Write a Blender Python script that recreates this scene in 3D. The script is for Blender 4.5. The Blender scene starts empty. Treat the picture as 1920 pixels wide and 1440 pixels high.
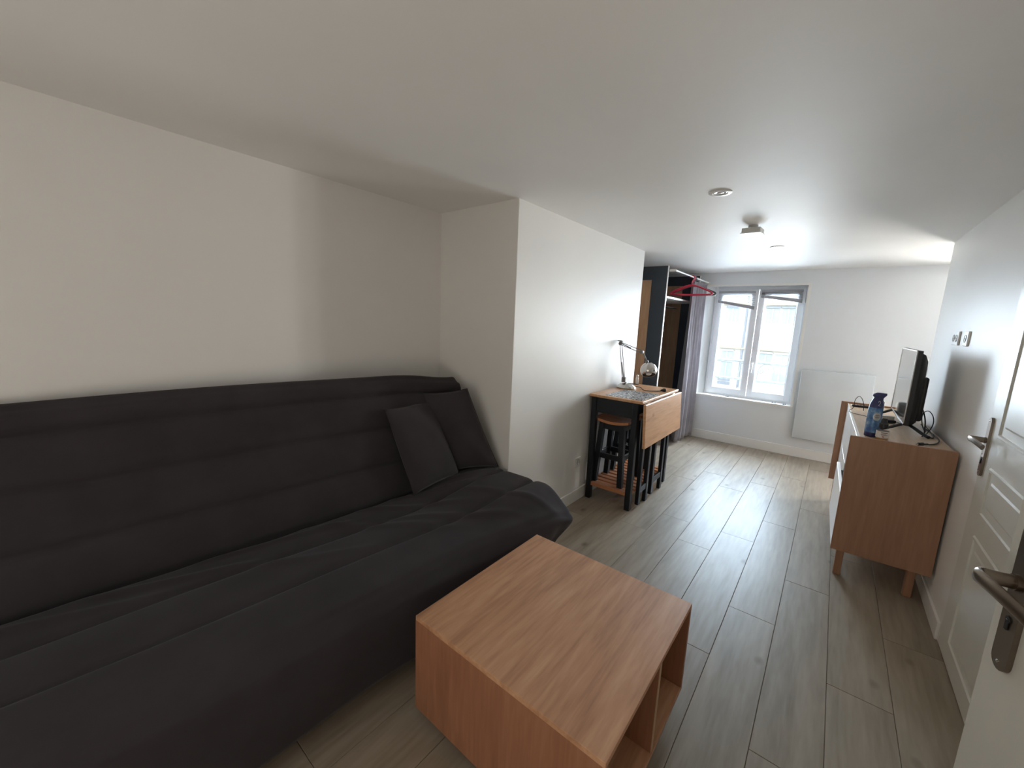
import bpy, bmesh, math, random
from mathutils import Vector, Matrix
random.seed(7)
SC = bpy.context.scene
COL = SC.collection
R = math.radians

# ------------------------------------------------------------------ camera
F_PX = 748.7
cam_d = bpy.data.cameras.new('camera')
cam_d.sensor_fit = 'HORIZONTAL'
cam_d.sensor_width = 36.0
cam_d.lens = 36.0 * F_PX / 1920.0
cam_d.clip_start = 0.05
cam_d.clip_end = 300
cam = bpy.data.objects.new('camera', cam_d)
COL.objects.link(cam)
YAW, PITCH, ROLL = R(38.648), R(-9.205), R(2.357)
fw = Vector((-math.sin(YAW) * math.cos(PITCH), math.cos(YAW) * math.cos(PITCH), math.sin(PITCH)))
r0 = Vector((math.cos(YAW), math.sin(YAW), 0))
u0 = r0.cross(fw)
rr = r0 * math.cos(ROLL) + u0 * math.sin(ROLL)
uu = -r0 * math.sin(ROLL) + u0 * math.cos(ROLL)
M = Matrix((rr, uu, -fw)).transposed().to_4x4()
M.translation = (0, 0, 1.5)
cam.matrix_world = M
SC.camera = cam

# ------------------------------------------------------------------ world, sun, daylight
w = bpy.data.worlds.new('sky')
SC.world = w
w.use_nodes = True
bg = w.node_tree.nodes['Background']
bg.inputs[0].default_value = (0.74, 0.87, 1.0, 1)
bg.inputs[1].default_value = 2.4


def light(name, kind, loc, rot, energy, color, **kw):
    d = bpy.data.lights.new(name, kind)
    d.energy = energy
    d.color = color
    for k, v in kw.items():
        setattr(d, k, v)
    o = bpy.data.objects.new(name, d)
    o.location = loc
    o.rotation_euler = rot
    COL.objects.link(o)
    return o


light('sun', 'SUN', (12, 10, 30), Vector((-0.5, -0.18, -1.0)).to_track_quat('-Z', 'Y').to_euler(), 3.2, (1.0, 0.96, 0.90), angle=R(0.53))
# daylight entering by the two windows (lamps stand just outside the panes)
light('window_daylight', 'AREA', (0.15, 6.95, 1.80), (R(-80), 0, R(6)), 205, (0.76, 0.88, 1.0),
      shape='RECTANGLE', size=3.1, size_y=2.1)
light('window_daylight', 'AREA', (1.45, 6.12, 1.32), (R(-94), 0, 0), 44, (1.0, 0.92, 0.82),
      shape='RECTANGLE', size=0.72, size_y=1.2)
# added lamp standing in for light off the house front over the street
light('facade_glow', 'AREA', (-4.0, 33.0, 4.5), (R(-90), 0, 0), 4600, (0.84, 0.92, 1.0),
      shape='RECTANGLE', size=20.0, size_y=12.0)
# fill lamp added outside, throwing light up through the windows onto the ceiling
light('upward_fill', 'AREA', (1.0, 26.0, -1.6), (R(-97), 0, 0), 1350, (1.0, 0.93, 0.83),
      shape='RECTANGLE', size=11.0, size_y=3.0)
# unseen fill lamp added behind the camera to lift the near room
light('rear_fill', 'AREA', (-0.6, -1.1, 1.0), (R(128), 0, 0), 4.6, (1.0, 0.90, 0.77),
      shape='RECTANGLE', size=1.4, size_y=1.6)

SC.view_settings.view_transform = 'Standard'
SC.view_settings.look = 'None'
SC.view_settings.gamma = 1.0
SC.view_settings.use_curve_mapping = False
SC.view_settings.exposure = 1.75
SC.cycles.use_denoising = True
SC.cycles.max_bounces = 10
SC.cycles.diffuse_bounces = 7
SC.cycles.glossy_bounces = 4
SC.cycles.transparent_max_bounces = 10
SC.cycles.sample_clamp_indirect = 6.0
SC.cycles.caustics_reflective = False
SC.cycles.caustics_refractive = False


# ------------------------------------------------------------------ materials
def _mat(name):
    m = bpy.data.materials.new(name)
    m.use_nodes = True
    nt = m.node_tree
    return m, nt, nt.nodes['Principled BSDF']


def _ramp(nt, fac, stops):
    r = nt.nodes.new('ShaderNodeValToRGB')
    el = r.color_ramp.elements
    el[0].position, el[0].color = stops[0][0], (*stops[0][1], 1)
    el[1].position, el[1].color = stops[-1][0], (*stops[-1][1], 1)
    for p, c in stops[1:-1]:
        e = el.new(p)
        e.color = (*c, 1)
    nt.links.new(fac, r.inputs[0])
    return r.outputs[0]


def _coord(nt, scale, which='Object'):
    t = nt.nodes.new('ShaderNodeTexCoord')
    mp = nt.nodes.new('ShaderNodeMapping')
    mp.inputs['Scale'].default_value = scale
    nt.links.new(t.outputs[which], mp.inputs[0])
    return mp.outputs[0], mp


def _noise(nt, vec, scale, detail=4, rough=0.55, dist=0.0):
    n = nt.nodes.new('ShaderNodeTexNoise')
    n.inputs['Scale'].default_value = scale
    n.inputs['Detail'].default_value = detail
    n.inputs['Roughness'].default_value = rough
    n.inputs['Distortion'].default_value = dist
    nt.links.new(vec, n.inputs['Vector'])
    return n.outputs['Fac']


def _bump(nt, b, h, strength, dist=0.01):
    n = nt.nodes.new('ShaderNodeBump')
    n.inputs['Strength'].default_value = strength
    n.inputs['Distance'].default_value = dist
    nt.links.new(h, n.inputs['Height'])
    nt.links.new(n.outputs[0], b.inputs['Normal'])


def plain(name, col, rough=0.5, metal=0.0, var=0.06, vscale=6.0, bump=0.0, bscale=80.0, coat=0.0, spec=0.5):
    m, nt, b = _mat(name)
    v, _ = _coord(nt, (1, 1, 1))
    n = _noise(nt, v, vscale)
    lo = tuple(c * (1 - var) for c in col)
    hi = tuple(min(1, c * (1 + var)) for c in col)
    nt.links.new(_ramp(nt, n, [(0.3, lo), (0.7, hi)]), b.inputs['Base Color'])
    b.inputs['Roughness'].default_value = rough
    b.inputs['Metallic'].default_value = metal
    b.inputs['Specular IOR Level'].default_value = spec
    if coat:
        b.inputs['Coat Weight'].default_value = coat
        b.inputs['Coat Roughness'].default_value = 0.1
    if bump:
        _bump(nt, b, _noise(nt, v, bscale), bump)
    return m


def wood(name, dark, mid, lite, stretch=(14, 1.2, 14), rough=0.45, coord='Object', knots=False, rnd=False, bump=0.05, spec=0.5, big=1.0):
    m, nt, b = _mat(name)
    v, mp = _coord(nt, stretch, coord)
    if rnd:
        oi = nt.nodes.new('ShaderNodeObjectInfo')
        cx = nt.nodes.new('ShaderNodeCombineXYZ')
        mu = nt.nodes.new('ShaderNodeMath')
        mu.operation = 'MULTIPLY'
        mu.inputs[1].default_value = 37.0
        nt.links.new(oi.outputs['Random'], mu.inputs[0])
        for i in range(3):
            nt.links.new(mu.outputs[0], cx.inputs[i])
        nt.links.new(cx.outputs[0], mp.inputs['Location'])
    n1 = _noise(nt, v, 1.0 * big, 6, 0.6, 0.7)
    n2 = _noise(nt, v, 5.0, 3, 0.5, 0.2)
    mx = nt.nodes.new('ShaderNodeMix')
    mx.inputs[0].default_value = 0.40
    nt.links.new(n1, mx.inputs[2])
    nt.links.new(n2, mx.inputs[3])
    c = _ramp(nt, mx.outputs[0], [(0.30, dark), (0.5, mid), (0.70, lite)])
    if knots:
        v2, mp2 = _coord(nt, (3.2, 2.0, 3.2), coord)
        if rnd:
            nt.links.new(cx.outputs[0], mp2.inputs['Location'])
        vo = nt.nodes.new('ShaderNodeTexVoronoi')
        vo.inputs['Scale'].default_value = 1.6
        nt.links.new(v2, vo.inputs['Vector'])
        kf = _ramp(nt, vo.outputs['Distance'], [(0.03, (1, 1, 1)), (0.13, (0, 0, 0))])
        m2 = nt.nodes.new('ShaderNodeMix')
        m2.data_type = 'RGBA'
        nt.links.new(kf, m2.inputs[0])
        nt.links.new(c, m2.inputs[6])
        m2.inputs[7].default_value = (*[x * 0.72 for x in dark], 1)
        c = m2.outputs[2]
    nt.links.new(c, b.inputs['Base Color'])
    b.inputs['Roughness'].default_value = rough
    b.inputs['Specular IOR Level'].default_value = spec
    if bump:
        _bump(nt, b, n2, bump, 0.004)
    return m


def fabric(name, col, rough=0.95, scale=900, sheen=0.3):
    m, nt, b = _mat(name)
    v, _ = _coord(nt, (1, 1, 1))
    n = _noise(nt, v, 5.0, 5)
    nt.links.new(_ramp(nt, n, [(0.3, tuple(c * 0.86 for c in col)), (0.7, tuple(c * 1.14 for c in col))]), b.inputs['Base Color'])
    b.inputs['Roughness'].default_value = rough
    b.inputs['Specular IOR Level'].default_value = 0.2
    b.inputs['Sheen Weight'].default_value = sheen
    b.inputs['Sheen Roughness'].default_value = 0.5
    wv = nt.nodes.new('ShaderNodeTexWave')
    wv.inputs['Scale'].default_value = scale / 10
    nt.links.new(v, wv.inputs['Vector'])
    _bump(nt, b, wv.outputs['Fac'], 0.06, 0.002)
    return m


def glass_mat(name, tint=(1, 1, 1), rough=0.0, ior=1.45, refl=1.0):
    m = bpy.data.materials.new(name)
    m.use_nodes = True
    nt = m.node_tree
    nt.nodes.clear()
    out = nt.nodes.new('ShaderNodeOutputMaterial')
    mix = nt.nodes.new('ShaderNodeMixShader')
    tr = nt.nodes.new('ShaderNodeBsdfTransparent')
    gl = nt.nodes.new('ShaderNodeBsdfGlossy')
    lw = nt.nodes.new('ShaderNodeLayerWeight')
    lw.inputs['Blend'].default_value = 0.5
    pw = nt.nodes.new('ShaderNodeMath')
    pw.operation = 'POWER'
    pw.inputs[1].default_value = 5.0
    nt.links.new(lw.outputs['Facing'], pw.inputs[0])
    fr = nt.nodes.new('ShaderNodeMath')
    fr.operation = 'MULTIPLY_ADD'
    fr.inputs[1].default_value = 0.9 * refl
    fr.inputs[2].default_value = 0.04 * refl
    nt.links.new(pw.outputs[0], fr.inputs[0])
    tr.inputs[0].default_value = (*tint, 1)
    gl.inputs['Roughness'].default_value = rough
    nt.links.new(fr.outputs[0], mix.inputs[0])
    nt.links.new(tr.outputs[0], mix.inputs[1])
    nt.links.new(gl.outputs[0], mix.inputs[2])
    nt.links.new(mix.outputs[0], out.inputs[0])
    return m


MAT = {}
MAT['wall'] = plain('wall_paint', (0.82, 0.80, 0.775), 0.55, var=0.015, vscale=1.5, bump=0.03, bscale=140)
MAT['wall_gloss'] = plain('wall_satin_paint', (0.81, 0.795, 0.765), 0.46, var=0.015, vscale=1.5, bump=0.03, bscale=60)
MAT['ceiling'] = plain('ceiling_paint', (0.83, 0.82, 0.80), 0.6, var=0.03, vscale=0.9, bump=0.04, bscale=30)
MAT['wall_cool'] = plain('wall_paint_cool_lit', (0.77, 0.795, 0.81), 0.55, var=0.015, vscale=1.5, bump=0.03, bscale=140)  # same white paint; the back wall's cooler light is put into the colour
MAT['recess'] = plain('recess_bounce_cut_grey', (0.27, 0.275, 0.29), 0.6, var=0.02)  # made-up grey on unseen walls, cuts bounce onto the back wall
MAT['trim'] = plain('trim_paint', (0.83, 0.82, 0.79), 0.35, var=0.01)
MAT['door'] = plain('door_paint', (0.70, 0.695, 0.64), 0.32, var=0.015, bump=0.03, bscale=160)
MAT['pvc'] = plain('window_pvc', (0.84, 0.86, 0.88), 0.3, var=0.01)
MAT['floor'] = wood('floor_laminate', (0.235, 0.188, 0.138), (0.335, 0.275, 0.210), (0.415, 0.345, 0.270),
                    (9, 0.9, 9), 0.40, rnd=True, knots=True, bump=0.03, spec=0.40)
MAT['floor'].node_tree.nodes['Principled BSDF'].inputs['Specular Tint'].default_value = (0.50, 0.78, 1.0, 1)  # bluish window reflection put into the colour of the floor's sheen
MAT['subfloor'] = plain('floor_joint', (0.13, 0.105, 0.085), 0.7)
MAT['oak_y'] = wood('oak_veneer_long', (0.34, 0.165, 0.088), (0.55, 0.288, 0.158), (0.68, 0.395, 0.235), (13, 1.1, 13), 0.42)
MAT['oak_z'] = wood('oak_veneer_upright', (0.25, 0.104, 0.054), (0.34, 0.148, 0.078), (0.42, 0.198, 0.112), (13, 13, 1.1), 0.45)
MAT['oak_edge'] = plain('oak_edge_band', (0.55, 0.36, 0.21), 0.45)
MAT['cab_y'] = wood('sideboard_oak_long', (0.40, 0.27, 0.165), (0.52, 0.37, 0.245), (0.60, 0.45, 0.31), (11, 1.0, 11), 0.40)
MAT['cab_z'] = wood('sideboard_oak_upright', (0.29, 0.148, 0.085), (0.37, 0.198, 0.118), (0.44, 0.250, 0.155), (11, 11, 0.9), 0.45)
MAT['white_lac'] = plain('white_lacquer', (0.82, 0.80, 0.77), 0.3, var=0.01)
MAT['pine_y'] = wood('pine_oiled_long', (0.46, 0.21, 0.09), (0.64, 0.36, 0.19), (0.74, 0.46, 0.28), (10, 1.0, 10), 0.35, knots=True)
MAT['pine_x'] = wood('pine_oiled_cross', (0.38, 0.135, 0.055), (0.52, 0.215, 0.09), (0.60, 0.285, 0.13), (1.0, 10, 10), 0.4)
MAT['black'] = plain('black_paint', (0.014, 0.017, 0.022), 0.45, var=0.1, spec=0.35)
MAT['sofa'] = fabric('charcoal_cover', (0.041, 0.0355, 0.040), sheen=0.10)
MAT['pillow'] = fabric('charcoal_cushion_cotton', (0.046, 0.040, 0.045), sheen=0.10)
MAT['chrome'] = plain('brushed_steel', (0.62, 0.60, 0.57), 0.22, 1.0, var=0.05)
MAT['lamp_metal'] = plain('lamp_grey_steel', (0.20, 0.195, 0.185), 0.3, 0.75, var=0.05)
MAT['nickel'] = plain('bronze_nickel', (0.24, 0.20, 0.165), 0.28, 1.0, var=0.05)
MAT['plastic_black'] = plain('black_plastic', (0.014, 0.015, 0.018), 0.32)
MAT['rubber'] = plain('black_rubber', (0.012, 0.012, 0.013), 0.6)
MAT['bezel'] = plain('silver_bezel', (0.52, 0.50, 0.50), 0.25, 0.8)
MAT['screen'] = plain('screen_glass', (0.012, 0.013, 0.015), 0.06, var=0.02, coat=1.0, spec=1.0)
MAT['white_pl'] = plain('white_plastic', (0.80, 0.80, 0.78), 0.35)
MAT['dark_panel'] = plain('dark_blue_grey_panel', (0.032, 0.043, 0.058), 0.4, var=0.08)
MAT['inlay'] = wood('wardrobe_wood_inlay', (0.40, 0.225, 0.12), (0.52, 0.31, 0.175), (0.60, 0.38, 0.23), (9, 9, 0.9), 0.45)
MAT['curtain'] = fabric('grey_lilac_curtain', (0.33, 0.31, 0.335), scale=500)
MAT['red'] = plain('red_plastic', (0.60, 0.035, 0.075), 0.3)
MAT['hanger_grey'] = plain('dark_grey_plastic', (0.075, 0.085, 0.10), 0.35)
MAT['heater'] = plain('heater_white', (0.66, 0.705, 0.73), 0.2, var=0.01)
MAT['blind'] = plain('grey_blind_slat', (0.34, 0.34, 0.35), 0.5)
MAT['iron'] = plain('wrought_iron', (0.10, 0.105, 0.095), 0.6)
MAT['clear'] = glass_mat('clear_pane', (0.97, 0.99, 1.0))
MAT['clear_pl'] = glass_mat('clear_plastic', (0.88, 0.90, 0.92), 0.05)
MAT['amber'] = plain('amber_liquid', (0.62, 0.36, 0.14), 0.15)
MAT['label'] = plain('paper_label', (0.74, 0.70, 0.66), 0.6)
MAT['ink'] = plain('label_ink', (0.14, 0.13, 0.15), 0.7)
MAT['red_ink'] = plain('label_red_ink', (0.42, 0.06, 0.06), 0.7)
MAT['blue_dark'] = plain('dark_blue_plastic', (0.030, 0.035, 0.13), 0.3)
MAT['silver'] = plain('silver_label', (0.55, 0.57, 0.58), 0.35, 0.3)
MAT['facade'] = plain('cream_render', (0.34, 0.31, 0.265), 0.9, var=0.05)
MAT['facade_trim'] = plain('ochre_cornice', (0.26, 0.205, 0.14), 0.9)
MAT['facade_win'] = plain('pale_blue_shutter', (0.19, 0.245, 0.26), 0.5)
MAT['shutter_grey'] = plain('grey_shutter', (0.13, 0.135, 0.145), 0.6)
MAT['street'] = plain('asphalt', (0.22, 0.21, 0.20), 0.9)
MAT['mirror_in'] = plain('spot_reflector', (0.45, 0.45, 0.44), 0.3, 0.6)
MAT['lens'] = plain('lamp_lens', (0.60, 0.60, 0.58), 0.15)


def mosaic():
    m, nt, b = _mat('black_white_mosaic_print')
    v, _ = _coord(nt, (1, 1, 1))
    vo = nt.nodes.new('ShaderNodeTexVoronoi')
    vo.inputs['Scale'].default_value = 95
    nt.links.new(v, vo.inputs['Vector'])
    bw = nt.nodes.new('ShaderNodeRGBToBW')
    nt.links.new(vo.outputs['Color'], bw.inputs[0])
    c = _ramp(nt, bw.outputs[0], [(0.40, (0.05, 0.06, 0.09)), (0.5, (0.28, 0.29, 0.31)), (0.60, (0.68, 0.68, 0.66))])
    nt.links.new(c, b.inputs['Base Color'])
    b.inputs['Roughness'].default_value = 0.4
    return m


MAT['mosaic'] = mosaic()


def cloud_blue():
    m, nt, b = _mat('blue_cloud_print')
    v, _ = _coord(nt, (1, 1, 1))
    n = _noise(nt, v, 28, 3)
    c = _ramp(nt, n, [(0.35, (0.07, 0.14, 0.34)), (0.52, (0.12, 0.27, 0.50)), (0.68, (0.36, 0.50, 0.66))])
    nt.links.new(c, b.inputs['Base Color'])
    b.inputs['Roughness'].default_value = 0.25
    return m


MAT['blue_print'] = cloud_blue()


# ------------------------------------------------------------------ mesh helpers
class B:
    def __init__(self):
        self.bm = bmesh.new()

    def box(self, x0, x1, y0, y1, z0, z1, bev=0.0, seg=1, rot=None, piv=None):
        bm = self.bm
        vs = [bm.verts.new((x, y, z)) for x in (x0, x1) for y in (y0, y1) for z in (z0, z1)]
        f = [(0, 1, 3, 2), (4, 6, 7, 5), (0, 4, 5, 1), (2, 3, 7, 6), (0, 2, 6, 4), (1, 5, 7, 3)]
        fs = [bm.faces.new([vs[i] for i in q]) for q in f]
        geo = vs
        if bev:
            es = list({e for q in fs for e in q.edges})
            r = bmesh.ops.bevel(bm, geom=es, offset=bev, segments=seg, profile=0.5, affect='EDGES')
            geo = list({v for q in r['faces'] for v in q.verts} | {v for v in vs if v.is_valid})
        if rot:
            bmesh.ops.rotate(bm, verts=geo, cent=piv or ((x0 + x1) / 2, (y0 + y1) / 2, (z0 + z1) / 2), matrix=rot)
        return self

    def hexa(self, pts):
        """8 points: bottom ring of 4, top ring of 4"""
        vs = [self.bm.verts.new(p) for p in pts]
        for q in ((3, 2, 1, 0), (4, 5, 6, 7), (0, 1, 5, 4), (1, 2, 6, 5), (2, 3, 7, 6), (3, 0, 4, 7)):
            self.bm.faces.new([vs[i] for i in q])
        return self

    def ring(self, c, d, r, seg, up=None, ry=None):
        d = Vector(d).normalized()
        a = Vector(up) if up else (Vector((0, 0, 1)) if abs(d.z) < 0.9 else Vector((1, 0, 0)))
        s = d.cross(a).normalized()
        t = s.cross(d).normalized()
        ry = r if ry is None else ry
        return [self.bm.verts.new(Vector(c) + s * (r * math.cos(2 * math.pi * i / seg)) + t * (ry * math.sin(2 * math.pi * i / seg))) for i in range(seg)]

    def skin(self, rings, caps=True, closed=False):
        n = len(rings)
        for i in range(n if closed else n - 1):
            a, b = rings[i], rings[(i + 1) % n]
            m = len(a)
            for k in range(m):
                self.bm.faces.new((a[k], a[(k + 1) % m], b[(k + 1) % m], b[k]))
        if caps and not closed:
            self.bm.faces.new(list(reversed(rings[0])))
            self.bm.faces.new(rings[-1])
        return self

    def cyl(self, p0, p1, r0, r1=None, seg=16, ry0=None, ry1=None, up=None):
        d = Vector(p1) - Vector(p0)
        r1 = r0 if r1 is None else r1
        return self.skin([self.ring(p0, d, r0, seg, up, ry0), self.ring(p1, d, r1, seg, up, ry1)])

    def tube(self, pts, r, seg=8, closed=False, smooth=0, ry=None, up=None, radii=None):
        P = [Vector(p) for p in pts]
        for _ in range(smooth):
            Q = []
            n = len(P)
            for i in range(n if closed else n - 1):
                a, b = P[i], P[(i + 1) % n]
                Q += [a * 0.75 + b * 0.25, a * 0.25 + b * 0.75]
            if not closed:
                Q = [P[0]] + Q + [P[-1]]
            P = Q
        n = len(P)
        rings = []
        nrm = Vector(up) if up else None
        for i in range(n):
            if closed:
                d = P[(i + 1) % n] - P[i - 1]
            else:
                d = P[min(i + 1, n - 1)] - P[max(i - 1, 0)]
            d.normalize()
            if nrm is None:
                nrm = d.orthogonal()
            if up is None:
                nrm = (nrm - d * nrm.dot(d)).normalized()
            rad = radii[min(len(radii) - 1, int(i * len(radii) / n))] if radii else r
            rings.append(self.ring(P[i], d, rad, seg, nrm, None if ry is None else ry))
        return self.skin(rings, True, closed)

    def lathe(self, prof, c=(0, 0, 0), axis=(0, 0, 1), seg=24, caps=True):
        ax = Vector(axis).normalized()
        rings = [self.ring(Vector(c) + ax * z, ax, max(r, 1e-4), seg) for r, z in prof]
        return self.skin(rings, caps)

    def prism(self, poly, axis, a, b):
        def P(u, v, t):
            return {'x': (t, u, v), 'y': (u, t, v), 'z': (u, v, t)}[axis]
        A = [self.bm.verts.new(P(u, v, a)) for u, v in poly]
        Bv = [self.bm.verts.new(P(u, v, b)) for u, v in poly]
        n = len(poly)
        for i in range(n):
            self.bm.faces.new((A[i], A[(i + 1) % n], Bv[(i + 1) % n], Bv[i]))
        self.bm.faces.new(list(reversed(A)))
        self.bm.faces.new(Bv)
        return self

    def grid(self, P):
        V = [[self.bm.verts.new(p) for p in row] for row in P]
        for i in range(len(V) - 1):
            for j in range(len(V[0]) - 1):
                self.bm.faces.new((V[i][j], V[i + 1][j], V[i + 1][j + 1], V[i][j + 1]))
        return V

    def mesh(self, name, mat, smooth=False):
        bmesh.ops.recalc_face_normals(self.bm, faces=self.bm.faces[:])
        me = bpy.data.meshes.new(name)
        self.bm.to_mesh(me)
        self.bm.free()
        me.materials.append(MAT[mat] if isinstance(mat, str) else mat)
        if smooth:
            me.polygons.foreach_set('use_smooth', [True] * len(me.polygons))
            if smooth != 'all':
                me.set_sharp_from_angle(angle=R(38))
        return me

    def build(self, name, mat, parent=None, smooth=False, label=None):
        o = bpy.data.objects.new(name, self.mesh(name, mat, smooth))
        COL.objects.link(o)
        o.parent = parent
        if label:
            o['label'] = label
        return o


def tag(o, label=None, cat=None, group=None, kind=None):
    if label:
        o['label'] = label
    if cat:
        o['category'] = cat
    if group:
        o['group'] = group
    if kind:
        o['kind'] = kind
    return o


def thing(name, label, cat, loc=(0, 0, 0), rz=0.0, group=None):
    o = bpy.data.objects.new(name, None)
    o.empty_display_size = 0.05
    COL.objects.link(o)
    o.location = loc
    o.rotation_euler = (0, 0, rz)
    return tag(o, label, cat, group)


def struct(name, b, mat, smooth=False, label=None):
    o = b.build(name, mat, None, smooth)
    return tag(o, label, None, None, 'structure')


def dup(root, loc, rz, label, group=None):
    def cp(o, par):
        c = o.copy()
        COL.objects.link(c)
        c.parent = par
        for ch in o.children:
            cp(ch, c)
        return c
    kids = list(root.children)
    r = root.copy()
    COL.objects.link(r)
    for k in kids:
        cp(k, r)
    r.location = loc
    r.rotation_euler = (0, 0, rz)
    r['label'] = label
    if group:
        r['group'] = group
    return r


def sst(a, b, x):
    t = max(0.0, min(1.0, (x - a) / (b - a)))
    return t * t * (3 - 2 * t)


# ------------------------------------------------------------------ the room
XL, XP, XR, YA, YP, YB, ZC = -2.23, -1.55, 0.59, 1.935, 3.915, 5.80, 2.20
YE = 4.50      # far end of the right wall
sub = struct('floor', B().box(-2.7, 2.5, -1.5, 6.2, -0.12, -0.006), 'subfloor', label='grey brown laminate plank floor')
# planks: 0.215 m wide rows running towards the window
PW, PL = 0.2145, 1.285
row0 = -0.0525
k = -12
while True:
    x1 = row0 + k * PW
    x0 = x1 - PW
    k += 1
    if x0 > 2.3:
        break
    if x1 < -2.5:
        continue
    # measured joints belong to the row whose right line is x1
    seeds = {-0.0525: 2.315, 0.162: 2.809, -0.267: 3.405 - 2 * PL + 0.75 + 0.29, 0.3765: 2.064, -0.4815: 2.838}
    s = None
    for q, yv in seeds.items():
        if abs(q - x1) < 0.01:
            s = yv
    if abs(x1 + 0.267) < 0.01:
        s = 1.886
    if s is None:
        s = random.Random(k * 7 + 3).uniform(0, PL)
    y = s
    while y > -1.3:
        y -= PL
    lo_lim, hi_lim = (-1.25, 5.79)
    if x0 > 0.62:
        lo_lim = YE + 0.02
    if x1 < XP - 0.05:
        pass
    while y < hi_lim:
        a, b_ = max(y, lo_lim), min(y + PL, hi_lim)
        if b_ - a > 0.03:
            spans = [(a, b_)]
            if x1 < XP - 0.02:      # behind the partition there is no floor to see
                spans = []
                if a < YA:
                    spans.append((a, min(b_, YA)))
                if b_ > YP:
                    spans.append((max(a, YP), b_))
            for (u, v) in spans:
                dz = random.uniform(-0.0006, 0.0)
                pb = B().box(max(x0, -2.3) + 0.0008, x1 - 0.0008, u + 0.0008, v - 0.0008, -0.0075, dz, 0.0012)
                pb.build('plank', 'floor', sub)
        y += PL

struct('ceiling', B().box(-2.7, 2.6, -1.5, 6.06, ZC, ZC + 0.12), 'ceiling')
struct('wall_left', B().box(XL - 0.15, XL, -1.4, YA + 0.02, -0.02, ZC + 0.02), 'wall')
struct('wall_partition', B().box(-2.45, XP, YA, YP, -0.02, ZC + 0.02, 0.004, 2), 'wall_gloss', label='white wall block standing forward of the sofa recess')
struct('wall_closet', B().box(-2.45, -2.30, YP - 0.05, 6.2, -0.02, ZC + 0.02), 'wall')
struct('wall_rear', B().box(-2.5, 0.75, -1.40, -1.25, -0.02, ZC + 0.02), 'wall')
# right wall with its closed door opening (y 1.90-2.73)
DY0, DY1, DZ = 1.895, 2.735, 2.05
wr = B()
wr.box(XR, XR + 0.14, -1.3, DY0, -0.02, ZC + 0.02)
wr.box(XR, XR + 0.14, DY1, YE, -0.02, ZC + 0.02, 0.004, 2)
wr.box(XR, XR + 0.14, DY0, DY1, DZ, ZC + 0.02)
wr.box(XR + 0.10, XR + 0.14, DY0, DY1, -0.02, DZ)
struct('wall_right', wr, 'wall_gloss')
struct('wall_entry', B().box(0.575, XR, 0.36, 0.47, -0.02, ZC + 0.02), 'wall')
rc = B()
rc.box(XR + 0.14, 2.4, YE - 0.14, YE, -0.02, ZC + 0.02)
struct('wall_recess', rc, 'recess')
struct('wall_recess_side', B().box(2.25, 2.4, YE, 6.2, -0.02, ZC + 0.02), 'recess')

# back wall with two window openings, the left reveal splayed
WX0, WX1, WZ0, WZ1 = -1.335, -0.325, 0.60, 2.03
V0, V1 = 1.02, 1.86
wb = B()
wb.box(-2.45, 2.4, YB, 6.06, -0.02, WZ0)
wb.box(-2.45, 2.4, YB, 6.06, WZ1, ZC + 0.02)
wb.prism([(-2.45, YB), (-1.445, YB), (WX0, 5.97), (WX0, 6.06), (-2.45, 6.06)], 'z', WZ0, WZ1)
wb.box(WX1, V0, YB, 6.06, WZ0, WZ1)
wb.box(V1, 2.4, YB, 6.06, WZ0, WZ1)
struct('wall_back', wb, 'wall_cool')

# baseboards
struct('baseboard_partition', B().box(XP, XP + 0.013, YA, YP, 0, 0.105, 0.003), 'trim')
struct('baseboard_recess', B().box(XL, XP, YA - 0.013, YA, 0, 0.105, 0.003), 'trim')
struct('baseboard_left', B().box(XL, XL + 0.013, -1.25, YA - 0.013, 0, 0.105, 0.003), 'trim')
struct('baseboard_back', B().box(-2.29, 2.25, YB - 0.013, YB, 0, 0.115, 0.003), 'trim')
struct('baseboard_right', B().box(XR - 0.013, XR, DY1 + 0.02, YE, 0, 0.095, 0.003), 'trim')


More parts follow.
